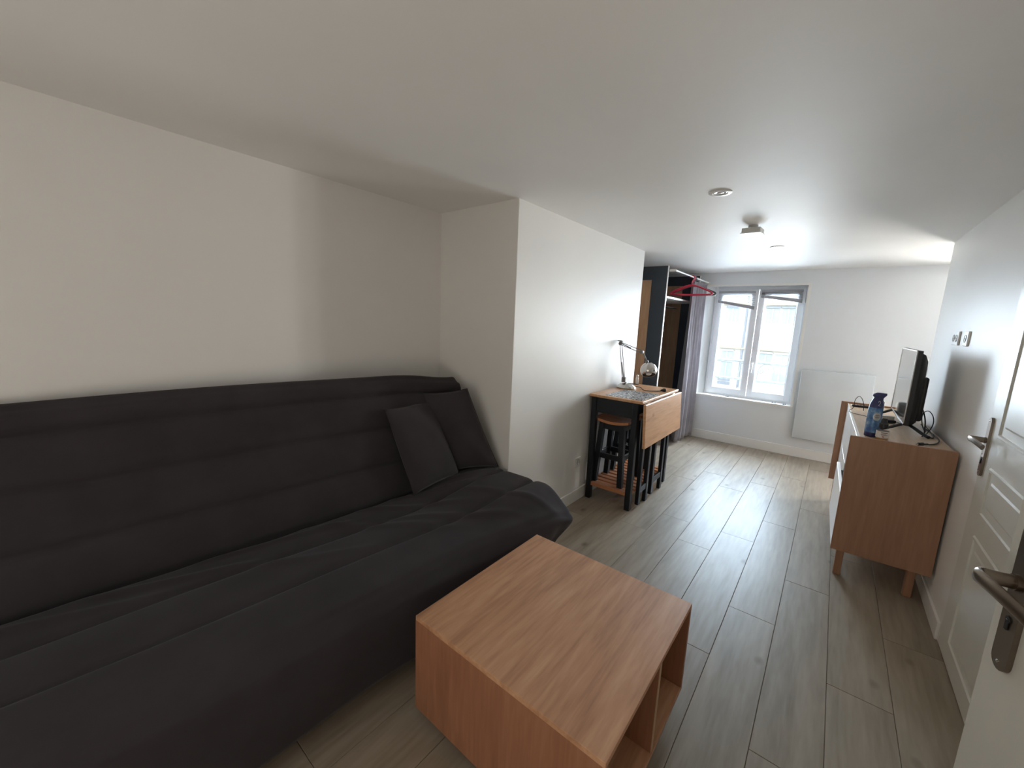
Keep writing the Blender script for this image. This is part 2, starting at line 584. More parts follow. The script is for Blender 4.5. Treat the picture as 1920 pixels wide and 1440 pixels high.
# ------------------------------------------------------------------ windows
def make_window(idx, x0, x1, z0, z1, handle=True):
    """casement window of two sashes, frame 5.94-6.00"""
    root = bpy.data.objects.new('window_%d' % idx, None)
    COL.objects.link(root)
    root.location = ((x0 + x1) / 2, 5.97, z0)
    tag(root, None, None, None, 'structure')
    ox, oy, oz = root.location
    X = lambda v: v - ox
    Y = lambda v: v - oy
    Z = lambda v: v - oz
    fw_ = 0.035
    f = B()
    f.box(X(x0), X(x0 + fw_), Y(5.945), Y(6.01), Z(z0), Z(z1), 0.003)
    f.box(X(x1 - fw_), X(x1), Y(5.945), Y(6.01), Z(z0), Z(z1), 0.003)
    f.box(X(x0 + fw_), X(x1 - fw_), Y(5.945), Y(6.01), Z(z0), Z(z0 + fw_), 0.003)
    f.box(X(x0 + fw_), X(x1 - fw_), Y(5.945), Y(6.01), Z(z1 - fw_), Z(z1), 0.003)
    f.build('frame', 'pvc', root)
    mid = (x0 + x1) / 2
    for s, (a, b_) in enumerate(((x0 + 0.028, mid - 0.002), (mid + 0.002, x1 - 0.028))):
        sw = 0.068
        za, zb = z0 + 0.028, z1 - 0.028
        q = B()
        ya, yb = Y(5.925), Y(5.985)
        q.box(X(a), X(a + sw), ya, yb, Z(za), Z(zb), 0.006, 2)
        q.box(X(b_ - sw), X(b_), ya, yb, Z(za), Z(zb), 0.006, 2)
        q.box(X(a + sw - 0.004), X(b_ - sw + 0.004), ya, yb, Z(za), Z(za + sw + 0.012), 0.006, 2)
        q.box(X(a + sw - 0.004), X(b_ - sw + 0.004), ya, yb, Z(zb - sw), Z(zb), 0.006, 2)
        # glazing bead
        for (c0, c1, d0, d1) in ((a + sw, a + sw + 0.01, za + sw, zb - sw), (b_ - sw - 0.01, b_ - sw, za + sw, zb - sw),
                                 (a + sw, b_ - sw, za + sw + 0.01, za + sw + 0.022), (a + sw, b_ - sw, zb - sw - 0.01, zb - sw)):
            q.box(X(c0), X(c1), Y(5.945), Y(5.965), Z(d0), Z(d1), 0.002)
        so = q.build('sash', 'pvc', root)
        B().box(X(a + sw - 0.01), X(b_ - sw + 0.01), Y(5.957), Y(5.961), Z(za + sw - 0.01), Z(zb - sw + 0.01)).build('pane', 'clear', so)
        if s == 1 and handle:
            h = B()
            hx = a + 0.03
            h.box(X(hx - 0.014), X(hx + 0.014), Y(5.915), Y(5.925), Z(1.02), Z(1.09), 0.003)
            h.tube([(X(hx), Y(5.917), Z(1.065)), (X(hx), Y(5.885), Z(1.065)), (X(hx), Y(5.878), Z(1.05)), (X(hx - 0.003), Y(5.88), Z(0.95))], 0.009, 10, smooth=1)
            h.build('handle', 'white_pl', so, True)
        for hz in (za + 0.14, (za + zb) / 2, zb - 0.14):
            hx = a - 0.004 if s == 0 else b_ + 0.004
            B().cyl((X(hx), Y(5.93), Z(hz - 0.03)), (X(hx), Y(5.93), Z(hz + 0.03)), 0.007, seg=10).build('hinge', 'white_pl', so, True)
    return root


win1 = make_window(1, WX0, WX1, WZ0, WZ1)
make_window(2, V0, V1, WZ0, WZ1)
# sill boards and reveals are trim
sl = B()
sl.prism([(-1.46, YB - 0.012), (-0.31, YB - 0.012), (-0.325, 5.945), (WX0 - 0.002, 5.945), (-1.447, YB)], 'z', WZ0 - 0.018, WZ0 + 0.004)
struct('trim_1', sl, 'trim', label='white window sill board under the casement window')
fr = B()
fr.box(WX1 - 0.006, WX1 + 0.022, YB - 0.006, YB + 0.004, WZ0, WZ1 + 0.022)
fr.box(-1.447, WX1 - 0.006, YB - 0.006, YB + 0.004, WZ1 - 0.004, WZ1 + 0.022)
struct('trim_2', fr, 'trim', label='thin white edge strip round the window opening')


# ------------------------------------------------------------------ blinds
def blind(label, x0, x1, z_top, zl, zr, n):
    t = thing('venetian_blind', label, 'blind', ((x0 + x1) / 2, 5.905, z_top), 0, 'raised blinds on the window sashes')
    hw = (x1 - x0) / 2
    B().box(-hw, hw, -0.014, 0.014, -0.026, 0.0, 0.002).build('headrail', 'blind', t)
    for i in range(n):
        u = (i + 1) / (n + 1)
        a = -0.026 + (zl - z_top + 0.026) * u
        b_ = -0.026 + (zr - z_top + 0.026) * u
        s = B()
        s.hexa([(-hw, -0.012, a - 0.004), (hw, -0.012, b_ - 0.004), (hw, 0.012, b_ + 0.001), (-hw, 0.012, a + 0.001),
                (-hw, -0.012, a - 0.002), (hw, -0.012, b_ - 0.002), (hw, 0.012, b_ + 0.003), (-hw, 0.012, a + 0.003)])
        s.build('slat', 'blind', t)
    a, b_ = zl - z_top, zr - z_top
    s = B()
    s.hexa([(-hw, -0.014, a - 0.034), (hw, -0.014, b_ - 0.042), (hw, 0.014, b_ - 0.042), (-hw, 0.014, a - 0.034),
            (-hw, -0.014, a), (hw, -0.014, b_), (hw, 0.014, b_), (-hw, 0.014, a)])
    s.build('bottom_rail', 'blind', t)
    for x in (-hw * 0.82, hw * 0.55):
        B().cyl((x, -0.016, -0.02), (x, -0.016, -0.5 if x < 0 else a), 0.0012, seg=6).build('cord', 'white_pl', t)
    return t


blind('grey venetian blind on left sash, bottom rail sloping down steeply', -1.285, -0.862, 1.972, 1.862, 1.785, 6)
blind('grey venetian blind on right sash, bunched up close to its headrail', -0.800, -0.378, 1.985, 1.925, 1.872, 6)

# railing outside the window
rl = thing('window_railing', 'dark wrought iron railing with scrolls outside the window', 'railing', (-0.83, 6.33, 0.6))
for z in (0.453, 0.203):
    q = B()
    pts = [(-0.75 + 1.5 * i / 60, 0, z) for i in range(61)]
    q.tube(pts, 0.011, 8, radii=[0.014 + 0.008 * abs(math.sin(i * 0.16)) for i in range(61)])
    q.build('bar', 'iron', rl, True)


def spiral(cx, cz, r0, r1, a0, turns, n=26):
    return [(cx + (r0 + (r1 - r0) * i / n) * math.cos(a0 + turns * 2 * math.pi * i / n), 0,
             cz + (r0 + (r1 - r0) * i / n) * math.sin(a0 + turns * 2 * math.pi * i / n)) for i in range(n + 1)]


for sgn in (-1, 1):
    q = B()
    cx = 0.14 * sgn + 0.03
    q.tube([(0.03 + sgn * 0.02, 0, 0.21), (0.03 + sgn * 0.02, 0, 0.36), (0.03 + sgn * 0.07, 0, 0.43), (0.03 + sgn * 0.15, 0, 0.445), (0.03 + sgn * 0.21, 0, 0.40), (0.03 + sgn * 0.21, 0, 0.205)], 0.006, 6, smooth=2)
    q.tube(spiral(0.03 + sgn * 0.165, 0.375, 0.036, 0.008, 0, 1.3 * sgn), 0.006, 6)
    q.tube(spiral(0.03 + sgn * 0.06, 0.345, 0.034, 0.008, math.pi, 1.3 * sgn), 0.006, 6)
    q.build('scroll', 'iron', rl, True)
for x in (-0.75, 0.75):
    B().box(x - 0.012, x + 0.012, -0.2702, 0.012, 0.18, 0.48).build('post', 'iron', rl)

# ------------------------------------------------------------------ outside: the house over the street
FY = 36.0
S = FY / 13.0
fa = thing('house_facade', 'pale cream house front with light blue windows across the street', 'building', (-3.5, FY, -9.0))
fb = B()
fb.box(-22, 22, 0, 0.6, 0, 26)
fb.build('wall', 'facade', fa)


def fz(z):
    return 1.5 + (z - 1.5) * S + 9.0


def fx(x):
    return x * S + 3.5


for (a, b_, c, d) in ((-2.56, -2.26, 1.70, 2.06), (-1.59, -1.29, 1.70, 2.06), (-1.22, -0.94, 1.70, 2.06), (-2.57, -2.27, 0.62, 0.83), (-1.61, -1.32, 0.60, 0.83),
                      (-1.24, -0.94, 0.60, 0.83), (-2.55, -2.27, 0.10, 0.52), (-1.26, -0.94, 0.12, 0.55), (-3.4, -3.1, 1.70, 2.06), (-0.55, -0.25, 1.70, 2.06),
                      (-3.4, -3.1, 0.10, 0.52), (-0.5, -0.2, 0.12, 0.55), (-3.4, -3.1, 0.62, 0.83), (-0.5, -0.2, 0.6, 0.83)):
    wo = B()
    wo.box(fx(a), fx(b_), -0.05, -0.01, fz(c), fz(d))
    wo = wo.build('window', 'facade_win', fa)
    m_ = B()
    m_.box(fx((a + b_) / 2) - 0.04, fx((a + b_) / 2) + 0.04, -0.09, -0.05, fz(c), fz(d))
    m_.build('mullion', 'facade', wo)
    B().box(fx(a) - 0.05, fx(b_) + 0.05, -0.16, -0.01, fz(d) + 0.06, fz(d) + 0.18).build('lintel', 'shutter_grey' if d > 1.5 else 'facade', fa)
for z, h_, mt in ((0.95, 0.10, 'facade_trim'), (2.19, 0.16, 'facade_trim')):
    B().box(-14, 14, -0.2, -0.01, fz(z) - h_ / 2, fz(z) + h_ / 2).build('string_course', mt, fa)
for (a, b_, c, d) in ((-2.59, -2.27, -0.13, -0.05), (-2.59, -2.27, -0.02, 0.03)):
    B().box(fx(a), fx(b_), -0.07, -0.01, fz(c), fz(d)).build('shutter', 'shutter_grey', fa)
B().cyl((fx(-2.05), -0.12, 0.2), (fx(-2.05), -0.12, 20), 0.07, seg=10).build('downpipe', 'shutter_grey', fa)
st = B()
st.box(-40, 40, 7.2, FY + 1, -9.3, -9.0)
tag(st.build('street', 'street'), None, None, None, 'structure')


# ------------------------------------------------------------------ doors
def door_handle(parent, px, py, pz, scale=1.0):
    """lever on a long plate; the door face looks to -x, the lever runs to -y"""
    s = scale
    n = 10
    w2 = 0.021 * s
    top, bot = 0.105 * s, -0.165 * s
    poly = [(w2 * math.cos(math.pi * i / n), top - w2 + w2 * math.sin(math.pi * i / n)) for i in range(n + 1)]
    poly += [(-w2 * math.cos(math.pi * i / n), bot + w2 - w2 * math.sin(math.pi * i / n)) for i in range(n + 1)]
    b_ = B().prism([(py + u, pz + v) for u, v in poly], 'x', px - 0.009, px)
    pl_ = b_.build('handle_plate', 'nickel', parent, True)
    h = B()
    h.cyl((px - 0.009, py, pz), (px - 0.014 * s, py, pz), 0.014 * s, seg=18)
    P_ = [(0.012, 0), (0.040, 0), (0.053, 0.004), (0.060, -0.006), (0.0595, -0.022), (0.056, -0.05), (0.049, -0.085), (0.040, -0.125)]
    Z_ = [0, 0, 0, 0.001, 0.002, 0.001, -0.004, -0.012]
    h.tube([(px - a * s, py + b2 * s, pz + z_ * s) for (a, b2), z_ in zip(P_, Z_)], 0.0065 * s, 14, smooth=2, ry=0.0125 * s, up=(0, 0, 1))
    h.build('lever', 'nickel', parent, True)
    for dz in (top - 0.018, -0.062, bot + 0.018):
        B().lathe([(0.004, 0), (0.004, 0.0015), (0.002, 0.0025)], (px - 0.009, py, pz + dz), (-1, 0, 0), 12).build('screw', 'chrome', pl_, True)
    k_ = B()
    k_.lathe([(0.008, 0), (0.008, 0.002)], (px - 0.009, py, pz - 0.085), (-1, 0, 0), 16)
    k_.box(px - 0.0125, px - 0.009, py - 0.004, py + 0.004, pz - 0.108, pz - 0.085, 0.001)
    k_.build('keyhole', 'rubber', pl_, True)


def panel(b_, x, ya, yb, za, zb):
    """moulded door panel: sunk groove and a raised field"""
    def loop(d, xo):
        return [(xo, ya + d, za + d), (xo, yb - d, za + d), (xo, yb - d, zb - d), (xo, ya + d, zb - d)]
    rings = []
    for d, xo in ((0, x + 0.001), (0.006, x - 0.006), (0.016, x - 0.006), (0.024, x + 0.007), (0.034, x + 0.007), (0.062, x - 0.003), (0.064, x - 0.003)):
        rings.append([b_.bm.verts.new(p) for p in loop(d, xo)])
    b_.skin(rings, True)


def door_leaf(name, x, y0, y1, z1, hy, hz, label, panels, hs=1.0):
    root = bpy.data.objects.new(name, None)
    COL.objects.link(root)
    tag(root, label, None, None, 'structure')
    b_ = B()
    b_.box(x, x + 0.038, y0, y1, 0.008, z1, 0.002)
    b_.build('leaf', 'door', root)
    for (a, c, d, e) in panels:
        q = B()
        panel(q, x, a, c, d, e)
        q.build('moulded_panel', 'door', root)
    door_handle(root, x, hy, hz, hs)
    return root


door_leaf('door_1', XR - 0.004, DY0 + 0.004, DY1 - 0.006, DZ - 0.005, 2.685, 1.052, 'closed white panelled door in the right wall',
          [(2.03, 2.575, 1.085, 1.93), (2.03, 2.575, 0.735, 0.955), (2.03, 2.575, 0.10, 0.645)])
d2 = door_leaf('door_2', 0.362, 0.485, 1.318, 2.045, 1.250, 1.005, 'open white door leaf with large bronze lever beside the camera',
               [(0.62, 1.12, 1.085, 1.93), (0.62, 1.12, 0.735, 0.955), (0.62, 1.12, 0.10, 0.645)], 1.22)
da = R(11)
d2.rotation_euler = (0, 0, da)
d2.location = Vector((0.354, 1.322, 0)) - Matrix.Rotation(da, 3, 'Z') @ Vector((0.362, 1.318, 0))
for hz in (0.25, 1.0, 1.8):
    B().cyl((0.40, 0.478, hz - 0.05), (0.40, 0.478, hz + 0.05), 0.008, seg=12).build('hinge', 'chrome', d2, True)


# ------------------------------------------------------------------ sofa
TH = R(5.5)
SL = math.tan(TH)
sofa = thing('sofa_bed', 'charcoal fabric click clack sofa bed with quilted cover against left wall', 'sofa', (-1.72, 0.85, 0))
VL, VR = -0.30, 1.86
back_prof = [(-2.185, 0.12), (-2.215, 0.60), (-2.222, 1.05), (-2.205, 1.125), (-2.175, 1.145), (-2.145, 1.120), (-2.128, 1.045), (-2.077, 0.855), (-2.020, 0.655), (-1.965, 0.465), (-1.955, 0.43)]
seat_prof = [(-2.00, 0.30), (-1.985, 0.425), (-1.940, 0.462), (-1.730, 0.478), (-1.500, 0.486), (-1.285, 0.466), (-1.245, 0.40), (-1.247, 0.25), (-1.256, 0.10), (-1.30, 0.085)]


def dense(prof, seams, step=0.012):
    """resample; seams = indices of pinched points; returns (x,z,nx,nz,bulge,t)"""
    out = []
    for i in range(len(prof) - 1):
        (xa, za), (xb, zb) = prof[i], prof[i + 1]
        L = math.hypot(xb - xa, zb - za)
        n = max(2, int(L / step))
        for q in range(n):
            u = q / n
            bl = 0.0
            if i in seams and i + 1 in seams:
                bl = (math.sin(math.pi * u)) ** 0.38
            out.append((xa + (xb - xa) * u, za + (zb - za) * u, -(zb - za) / L, (xb - xa) / L, bl, i + u))
    out.append((*prof[-1], 0, 0, 0, len(prof) - 1))
    return out


WR = [(1.05, 2.1, 1.45, 3.6, 0.010, 0.05), (1.20, 2.0, 1.70, 3.1, 0.012, 0.045), (1.45, 2.0, 1.80, 2.7, 0.010, 0.04), (0.75, 2.0, 1.25, 4.2, 0.008, 0.06),
      (0.35, 2.0, 0.95, 2.6, 0.010, 0.05), (0.05, 2.1, 0.55, 3.0, 0.010, 0.05), (-0.2, 2.2, 0.25, 2.9, 0.008, 0.05), (1.10, 3.1, 1.55, 4.7, 0.009, 0.05),
      (1.55, 3.2, 1.75, 4.9, 0.008, 0.04), (0.5, 3.0, 0.9, 3.9, 0.006, 0.05)]


def wr_noise(v, t):
    """creases of the loose cover: short ridges running across the seat"""
    h = 0.0
    for (va, ta, vb, tb, a, w_) in WR:
        dx, dy = vb - va, (tb - ta) * 0.23
        px_, py_ = v - va, (t - ta) * 0.23
        L2 = dx * dx + dy * dy
        u = (px_ * dx + py_ * dy) / L2
        if -0.25 < u < 1.25:
            d_ = abs(px_ * dy - py_ * dx) / math.sqrt(L2)
            fade = sst(-0.25, 0.3, u) * (1 - sst(0.7, 1.25, u))
            h += a * fade * math.exp(-(d_ / (w_ * 0.45)) ** 2)
    return h


def sofa_part(name, prof, seams, is_seat):
    d = dense(prof, seams)
    nv = 110
    rows = []
    cx = sum(p[0] for p in d) / len(d)
    cz = sum(p[1] for p in d) / len(d)
    for i in range(-4, nv + 5):
        ii = min(max(i, 0), nv)
        v = VL + (VR - VL) * ii / nv
        over = -i if i < 0 else (i - nv if i > nv else 0)
        shr = [0, 0.004, 0.014, 0.032, 0.06][over]
        vo = [0, 0.012, 0.022, 0.028, 0.030][over]
        vv = v + (vo if i > nv else (-vo if i < 0 else 0))
        row = []
        for (x, z, nx, nz, bl, t) in d:
            # outward normal points to the room (+x / +z)
            if is_seat:
                ox, oz = (-nz, -nx) if False else (-nx * -1, nz)
            ln = math.hypot(nx, nz) or 1
            ax, az = nx / ln, nz / ln
            if ax * 0.6 + az < 0 and not (not is_seat and t < 3):
                ax, az = -ax, -az
            edge_fade = 1.0
            bu = (0.017 if is_seat else 0.024) * bl * edge_fade
            wn = wr_noise(v, t) if is_seat else 0.003 * math.sin(v * 4.1 + t * 1.7) * math.sin(t * 2.3)
            if is_seat and 2.0 < t < 5.2:
                wn += 0.004 * math.sin(v * 5 + t * 4)
            for k_ in ((3, 4, 5) if is_seat else (6, 7, 8)):
                wn -= 0.006 * math.exp(-((t - k_) / 0.07) ** 2)
            X = x + ax * (bu + wn)
            Z = z + az * (bu + wn)
            if is_seat:
                Z += 0.058 * sst(1.25, 1.75, v) * (1 - sst(4.3, 5.0, t)) * sst(0.5, 2, t)
                Z -= 0.030 * sst(1.72, 1.86, v) * sst(4.2, 5.0, t) * (1 - sst(6, 8, t))
                X += 0.075 * sst(1.15, 1.86, v) * sst(3.6, 5.0, t)
                X -= 0.13 * sst(1.55, 1.86, v) * sst(5.2, 7.5, t)
                if t > 5.3:
                    X += 0.010 * math.sin(v * 34) * sst(5.4, 7.5, t) * sst(1.2, 1.8, v)
                X += 0.015 * math.sin(v * 6.0) * sst(5.4, 7.5, t)
            else:
                Z -= 0.045 * sst(1.25, 1.86, v) ** 2 * sst(0.45, 1.1, z)
                Z += 0.006 * math.sin(v * 3.1) * sst(0.8, 1.1, z)
            if over:
                X += (cx - X) * shr * 2.2
                Z += (cz - Z) * shr * 1.6
            yy = vv
            if not is_seat:
                yy -= 0.02 * sst(0.5, 1.1, z) * sst(1.2, 1.86, v)
            WX = max(X + SL * yy, -2.224)
            row.append((WX + 1.72, yy - 0.85, Z))
        rows.append(row)
    b_ = B()
    V = b_.grid(rows)
    for r_ in (V[0], V[-1]):
        try:
            b_.bm.faces.new(r_)
        except ValueError:
            pass
    # underside / rear closing strip
    for i in range(len(V) - 1):
        b_.bm.faces.new((V[i][0], V[i][-1], V[i + 1][-1], V[i + 1][0]))
    return b_.build(name, 'sofa', sofa, 'all')


sofa_part('backrest', back_prof, (5, 6, 7, 8, 9), False)
sofa_part('seat', seat_prof, (2, 3, 4, 5), True)
for (x, y) in ((-1.95, -0.1), (-1.45, -0.1), (-1.78, 1.62), (-1.28, 1.62)):
    B().cyl((x + 1.72, y - 0.85, 0.0), (x + 1.72, y - 0.85, 0.2), 0.016, seg=12).build('leg', 'black', sofa, True)


def pillow(label, BL, BR, TL, TR, thick):
    BL, BR, TL, TR = map(Vector, (BL, BR, TL, TR))
    c = (BL + BR + TL + TR) / 4
    base = Vector((c.x, c.y, min(BL.z, BR.z)))
    nrm = (BR - BL).cross(TL - BL).normalized()
    t = thing('cushion', label, 'cushion', base, 0, 'charcoal cushions at the sofa end')
    N = 26
    b_ = B()
    sides = []
    for sg in (1, -1):
        rows = []
        for i in range(N + 1):
            row = []
            for j in range(N + 1):
                a, q = i / N * 2 - 1, j / N * 2 - 1
                # edges bow in a little between the corners
                ua = a * (1 - 0.05 * (1 - q * q) * abs(a))
                uq = q * (1 - 0.05 * (1 - a * a) * abs(q))
                p = (BL * (1 - ua) * (1 - uq) + BR * (1 + ua) * (1 - uq) + TL * (1 - ua) * (1 + uq) + TR * (1 + ua) * (1 + uq)) / 4
                h = thick / 2 * (max(0, 1 - abs(a) ** 2.2) * max(0, 1 - abs(q) ** 2.2)) ** 0.55
                h *= 1 + 0.06 * math.sin(5 * a + 3 * q)
                row.append(p + nrm * (sg * h) - base)
            rows.append(row)
        b_.grid(rows)
    bmesh.ops.remove_doubles(b_.bm, verts=b_.bm.verts[:], dist=1e-4)
    b_.build('cover', 'pillow', t, 'all')
    # stitched seam round the edge
    pts = []
    for a, q in [(-1 + 2 * i / 12, -1) for i in range(12)] + [(1, -1 + 2 * i / 12) for i in range(12)] + [(1 - 2 * i / 12, 1) for i in range(12)] + [(-1, 1 - 2 * i / 12) for i in range(12)]:
        ua = a * (1 - 0.05 * (1 - q * q) * abs(a))
        uq = q * (1 - 0.05 * (1 - a * a) * abs(q))
        pts.append((BL * (1 - ua) * (1 - uq) + BR * (1 + ua) * (1 - uq) + TL * (1 - ua) * (1 + uq) + TR * (1 + ua) * (1 + uq)) / 4 - base)
    B().tube(pts, 0.0016, 6, closed=True).build('seam', 'pillow', t, True)
    return t


pillow('front charcoal cushion leaning on the sofa backrest, overlapping the other', (-1.735, 1.325, 0.497), (-1.74, 1.685, 0.52), (-1.905, 1.255, 0.975), (-1.975, 1.635, 0.975), 0.17)
pillow('rear charcoal cushion wedged in the sofa corner near the wall', (-1.80, 1.655, 0.53), (-1.590, 1.885, 0.555), (-1.985, 1.56, 1.02), (-1.802, 1.795, 1.05), 0.13)

# ------------------------------------------------------------------ coffee table
ct = thing('coffee_table', 'square oak cube coffee table with open niches in the foreground', 'table', (-0.67, 1.175, 0))
x0, x1, y0, y1, zb, zt = -0.37, 0.37, -0.372, 0.375, 0.06, 0.44
T = 0.018
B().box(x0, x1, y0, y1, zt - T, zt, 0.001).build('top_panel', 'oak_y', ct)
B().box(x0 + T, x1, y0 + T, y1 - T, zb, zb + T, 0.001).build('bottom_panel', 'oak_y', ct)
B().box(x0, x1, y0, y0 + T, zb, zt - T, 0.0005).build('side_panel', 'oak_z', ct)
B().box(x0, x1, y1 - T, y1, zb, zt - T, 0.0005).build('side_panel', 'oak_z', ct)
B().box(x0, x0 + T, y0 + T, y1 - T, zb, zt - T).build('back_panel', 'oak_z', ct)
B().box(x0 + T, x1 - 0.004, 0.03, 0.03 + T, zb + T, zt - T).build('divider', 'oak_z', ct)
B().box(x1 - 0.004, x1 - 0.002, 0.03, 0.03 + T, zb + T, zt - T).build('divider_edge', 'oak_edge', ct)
for sx in (-1, 1):
    for sy in (-1, 1):
        cx, cy = sx * 0.30, sy * 0.30
        c_ = B()
        c_.box(cx - 0.022, cx + 0.022, cy - 0.018, cy + 0.018, 0.048, zb, 0.002)
        c_.cyl((cx - 0.010, cy, 0.024), (cx + 0.010, cy, 0.024), 0.024, seg=20)
        c_.build('caster', 'plastic_black', ct, True)

# ------------------------------------------------------------------ drop-leaf table
dt = thing('drop_leaf_table', 'tall black drop leaf table with pine top beside the white wall', 'table', (-1.315, 3.42, 0))
OX, OY = -1.315, 3.42
TZ = 0.915


def L(x0, x1, y0, y1, z0, z1, bev=0.0):
    return B().box(x0 - OX, x1 - OX, y0 - OY, y1 - OY, z0, z1, bev)


L(-1.545, -1.088, 2.975, 3.865, TZ - 0.022, TZ, 0.003).build('tabletop', 'pine_y', dt)
lf = B()
lf.hexa([(-1.062 - OX, 2.972 - OY, 0.548), (-1.040 - OX, 2.972 - OY, 0.548), (-1.040 - OX, 3.868 - OY, 0.548), (-1.062 - OX, 3.868 - OY, 0.548),
         (-1.082 - OX, 2.972 - OY, 0.893), (-1.060 - OX, 2.972 - OY, 0.893), (-1.060 - OX, 3.868 - OY, 0.893), (-1.082 - OX, 3.868 - OY, 0.893)])
bmesh.ops.bevel(lf.bm, geom=lf.bm.edges[:], offset=0.003, segments=1, affect='EDGES')
leaf = lf.build('drop_leaf', 'pine_y', dt, label='hinged pine leaf hanging down')
for y in (3.1, 3.72):
    B().cyl((-1.086 - OX, y - 0.03 - OY, 0.888), (-1.086 - OX, y + 0.03 - OY, 0.888), 0.005, seg=8).build('hinge', 'chrome', leaf)
LG = 0.045
for x in (-1.525, -1.170):
    for y in (2.985, 3.808):
        L(x, x + LG, y, y + LG, 0, TZ - 0.022, 0.003).build('leg', 'black', dt)
L(-1.480, -1.170, 2.995, 3.017, 0.765, TZ - 0.022, 0.002).build('apron', 'black', dt)
L(-1.480, -1.170, 3.82, 3.842, 0.765, TZ - 0.022, 0.002).build('apron', 'black', dt)
L(-1.518, -1.498, 3.03, 3.808, 0.765, TZ - 0.022, 0.002).build('apron', 'black', dt)
L(-1.150, -1.130, 3.03, 3.808, 0.80, TZ - 0.022, 0.002).build('apron', 'black', dt)
# slatted shelf
SZ = 0.150
L(-1.515, -1.135, 3.03, 3.075, SZ - 0.022, SZ, 0.002).build('shelf_slat', 'pine_x', dt)
yy = 3.10
while yy < 3.79:
    L(-1.515, -1.135, yy, yy + 0.045, SZ - 0.018, SZ, 0.002).build('shelf_slat', 'pine_x', dt)
    yy += 0.072
for x in (-1.50, -1.175):
    L(x, x + 0.022, 3.03, 3.808, SZ - 0.045, SZ - 0.018, 0.001).build('shelf_rail', 'pine_y', dt)
L(-1.515, -1.135, 2.99, 3.028, SZ - 0.03, SZ, 0.002).build('shelf_rail', 'pine_x', dt)
# two folded gate legs
for (pa, pb) in ((3.105, 3.265), (3.395, 3.625)):
    g = B()
    for yq, zq in ((pa, 0.02), (pb, 0.0)):
        g.box(-1.128 - OX, -1.098 - OX, yq - OY, yq + 0.042 - OY, zq, 0.86, 0.003)
    for z in (0.115, 0.81):
        g.box(-1.124 - OX, -1.102 - OX, pa + 0.04 - OY, pb + 0.002 - OY, z, z + 0.05, 0.002)
    g.build('gate_leg', 'black', dt)


# stools stored on the shelf
def stool(label, loc, rz=0):
    t = thing('stool', label, 'stool', loc, rz, 'stools stored inside the drop leaf table')
    H = 0.545
    rows_t, rows_b = [], []
    n = 12
    for i in range(n + 1):
        u = -0.15 + 0.30 * i / n
        zc = 0.022 * (u / 0.15) ** 2
        rows_t.append([(-0.0 + u, v, H + zc) for v in (-0.135, 0.135)])
        rows_b.append([(u, v, H - 0.022 + zc) for v in (-0.135, 0.135)])
    b_ = B()
    rings = [[b_.bm.verts.new(p) for p in (rows_t[i][0], rows_t[i][1], rows_b[i][1], rows_b[i][0])] for i in range(n + 1)]
    b_.skin(rings)
    b_.build('seat', 'pine_x', t, True)
    tops = {}
    for sx in (-1, 1):
        for sy in (-1, 1):
            a = Vector((sx * 0.088, sy * 0.095, H - 0.012))
            q = Vector((sx * 0.118, sy * 0.118, 0.0))
            hw = 0.021
            b_ = B()
            b_.hexa([(q.x - hw, q.y - hw, q.z), (q.x + hw, q.y - hw, q.z), (q.x + hw, q.y + hw, q.z), (q.x - hw, q.y + hw, q.z),
                     (a.x - hw, a.y - hw, a.z), (a.x + hw, a.y - hw, a.z), (a.x + hw, a.y + hw, a.z), (a.x - hw, a.y + hw, a.z)])
            b_.build('leg', 'black', t)
    def at(sx, sy, z):
        u = (H - 0.012 - z) / (H - 0.012)
        return sx * (0.088 + 0.030 * u), sy * (0.095 + 0.023 * u)
    for sy in (-1, 1):
        for z, h in ((0.215, 0.045), (0.468, 0.055)):
            x_, y_ = at(1, sy, z)
            B().box(-x_, x_, y_ - 0.009, y_ + 0.009, z, z + h, 0.002).build('stretcher', 'black', t)
    for sx in (-1, 1):
        for z, h in ((0.215, 0.045), (0.468, 0.055)):
            x_, y_ = at(sx, 1, z)
            B().box(x_ - 0.009, x_ + 0.009, -y_, y_, z, z + h, 0.002).build('stretcher', 'black', t)
    return t


stool0 = stool('black stool with curved pine seat, nearest one inside the drop leaf table', (-1.36, 3.165, SZ + 0.0005))
dup(stool0, (-1.36, 3.52, SZ + 0.0005), 0, 'black stool with curved pine seat behind the nearer stool, mostly hidden', 'stools stored inside the drop leaf table')

# things on the drop-leaf table
pm = B()
pm.box(-0.155, 0.155, -0.20, 0.20, 0, 0.002)
pmo = tag(pm.build('placemat', 'mosaic'), 'black and white mosaic patterned placemat on the pine table', 'placemat')
pmo.location = (-1.265, 3.215, TZ)

lamp = thing('desk_lamp', 'chrome swing arm desk lamp with round shade on the pine table', 'lamp', (-1.452, 3.50, TZ + 0.0008))


def lp(x, z, y=3.46):
    return Vector((x + 1.452, y - 3.50, z - TZ))


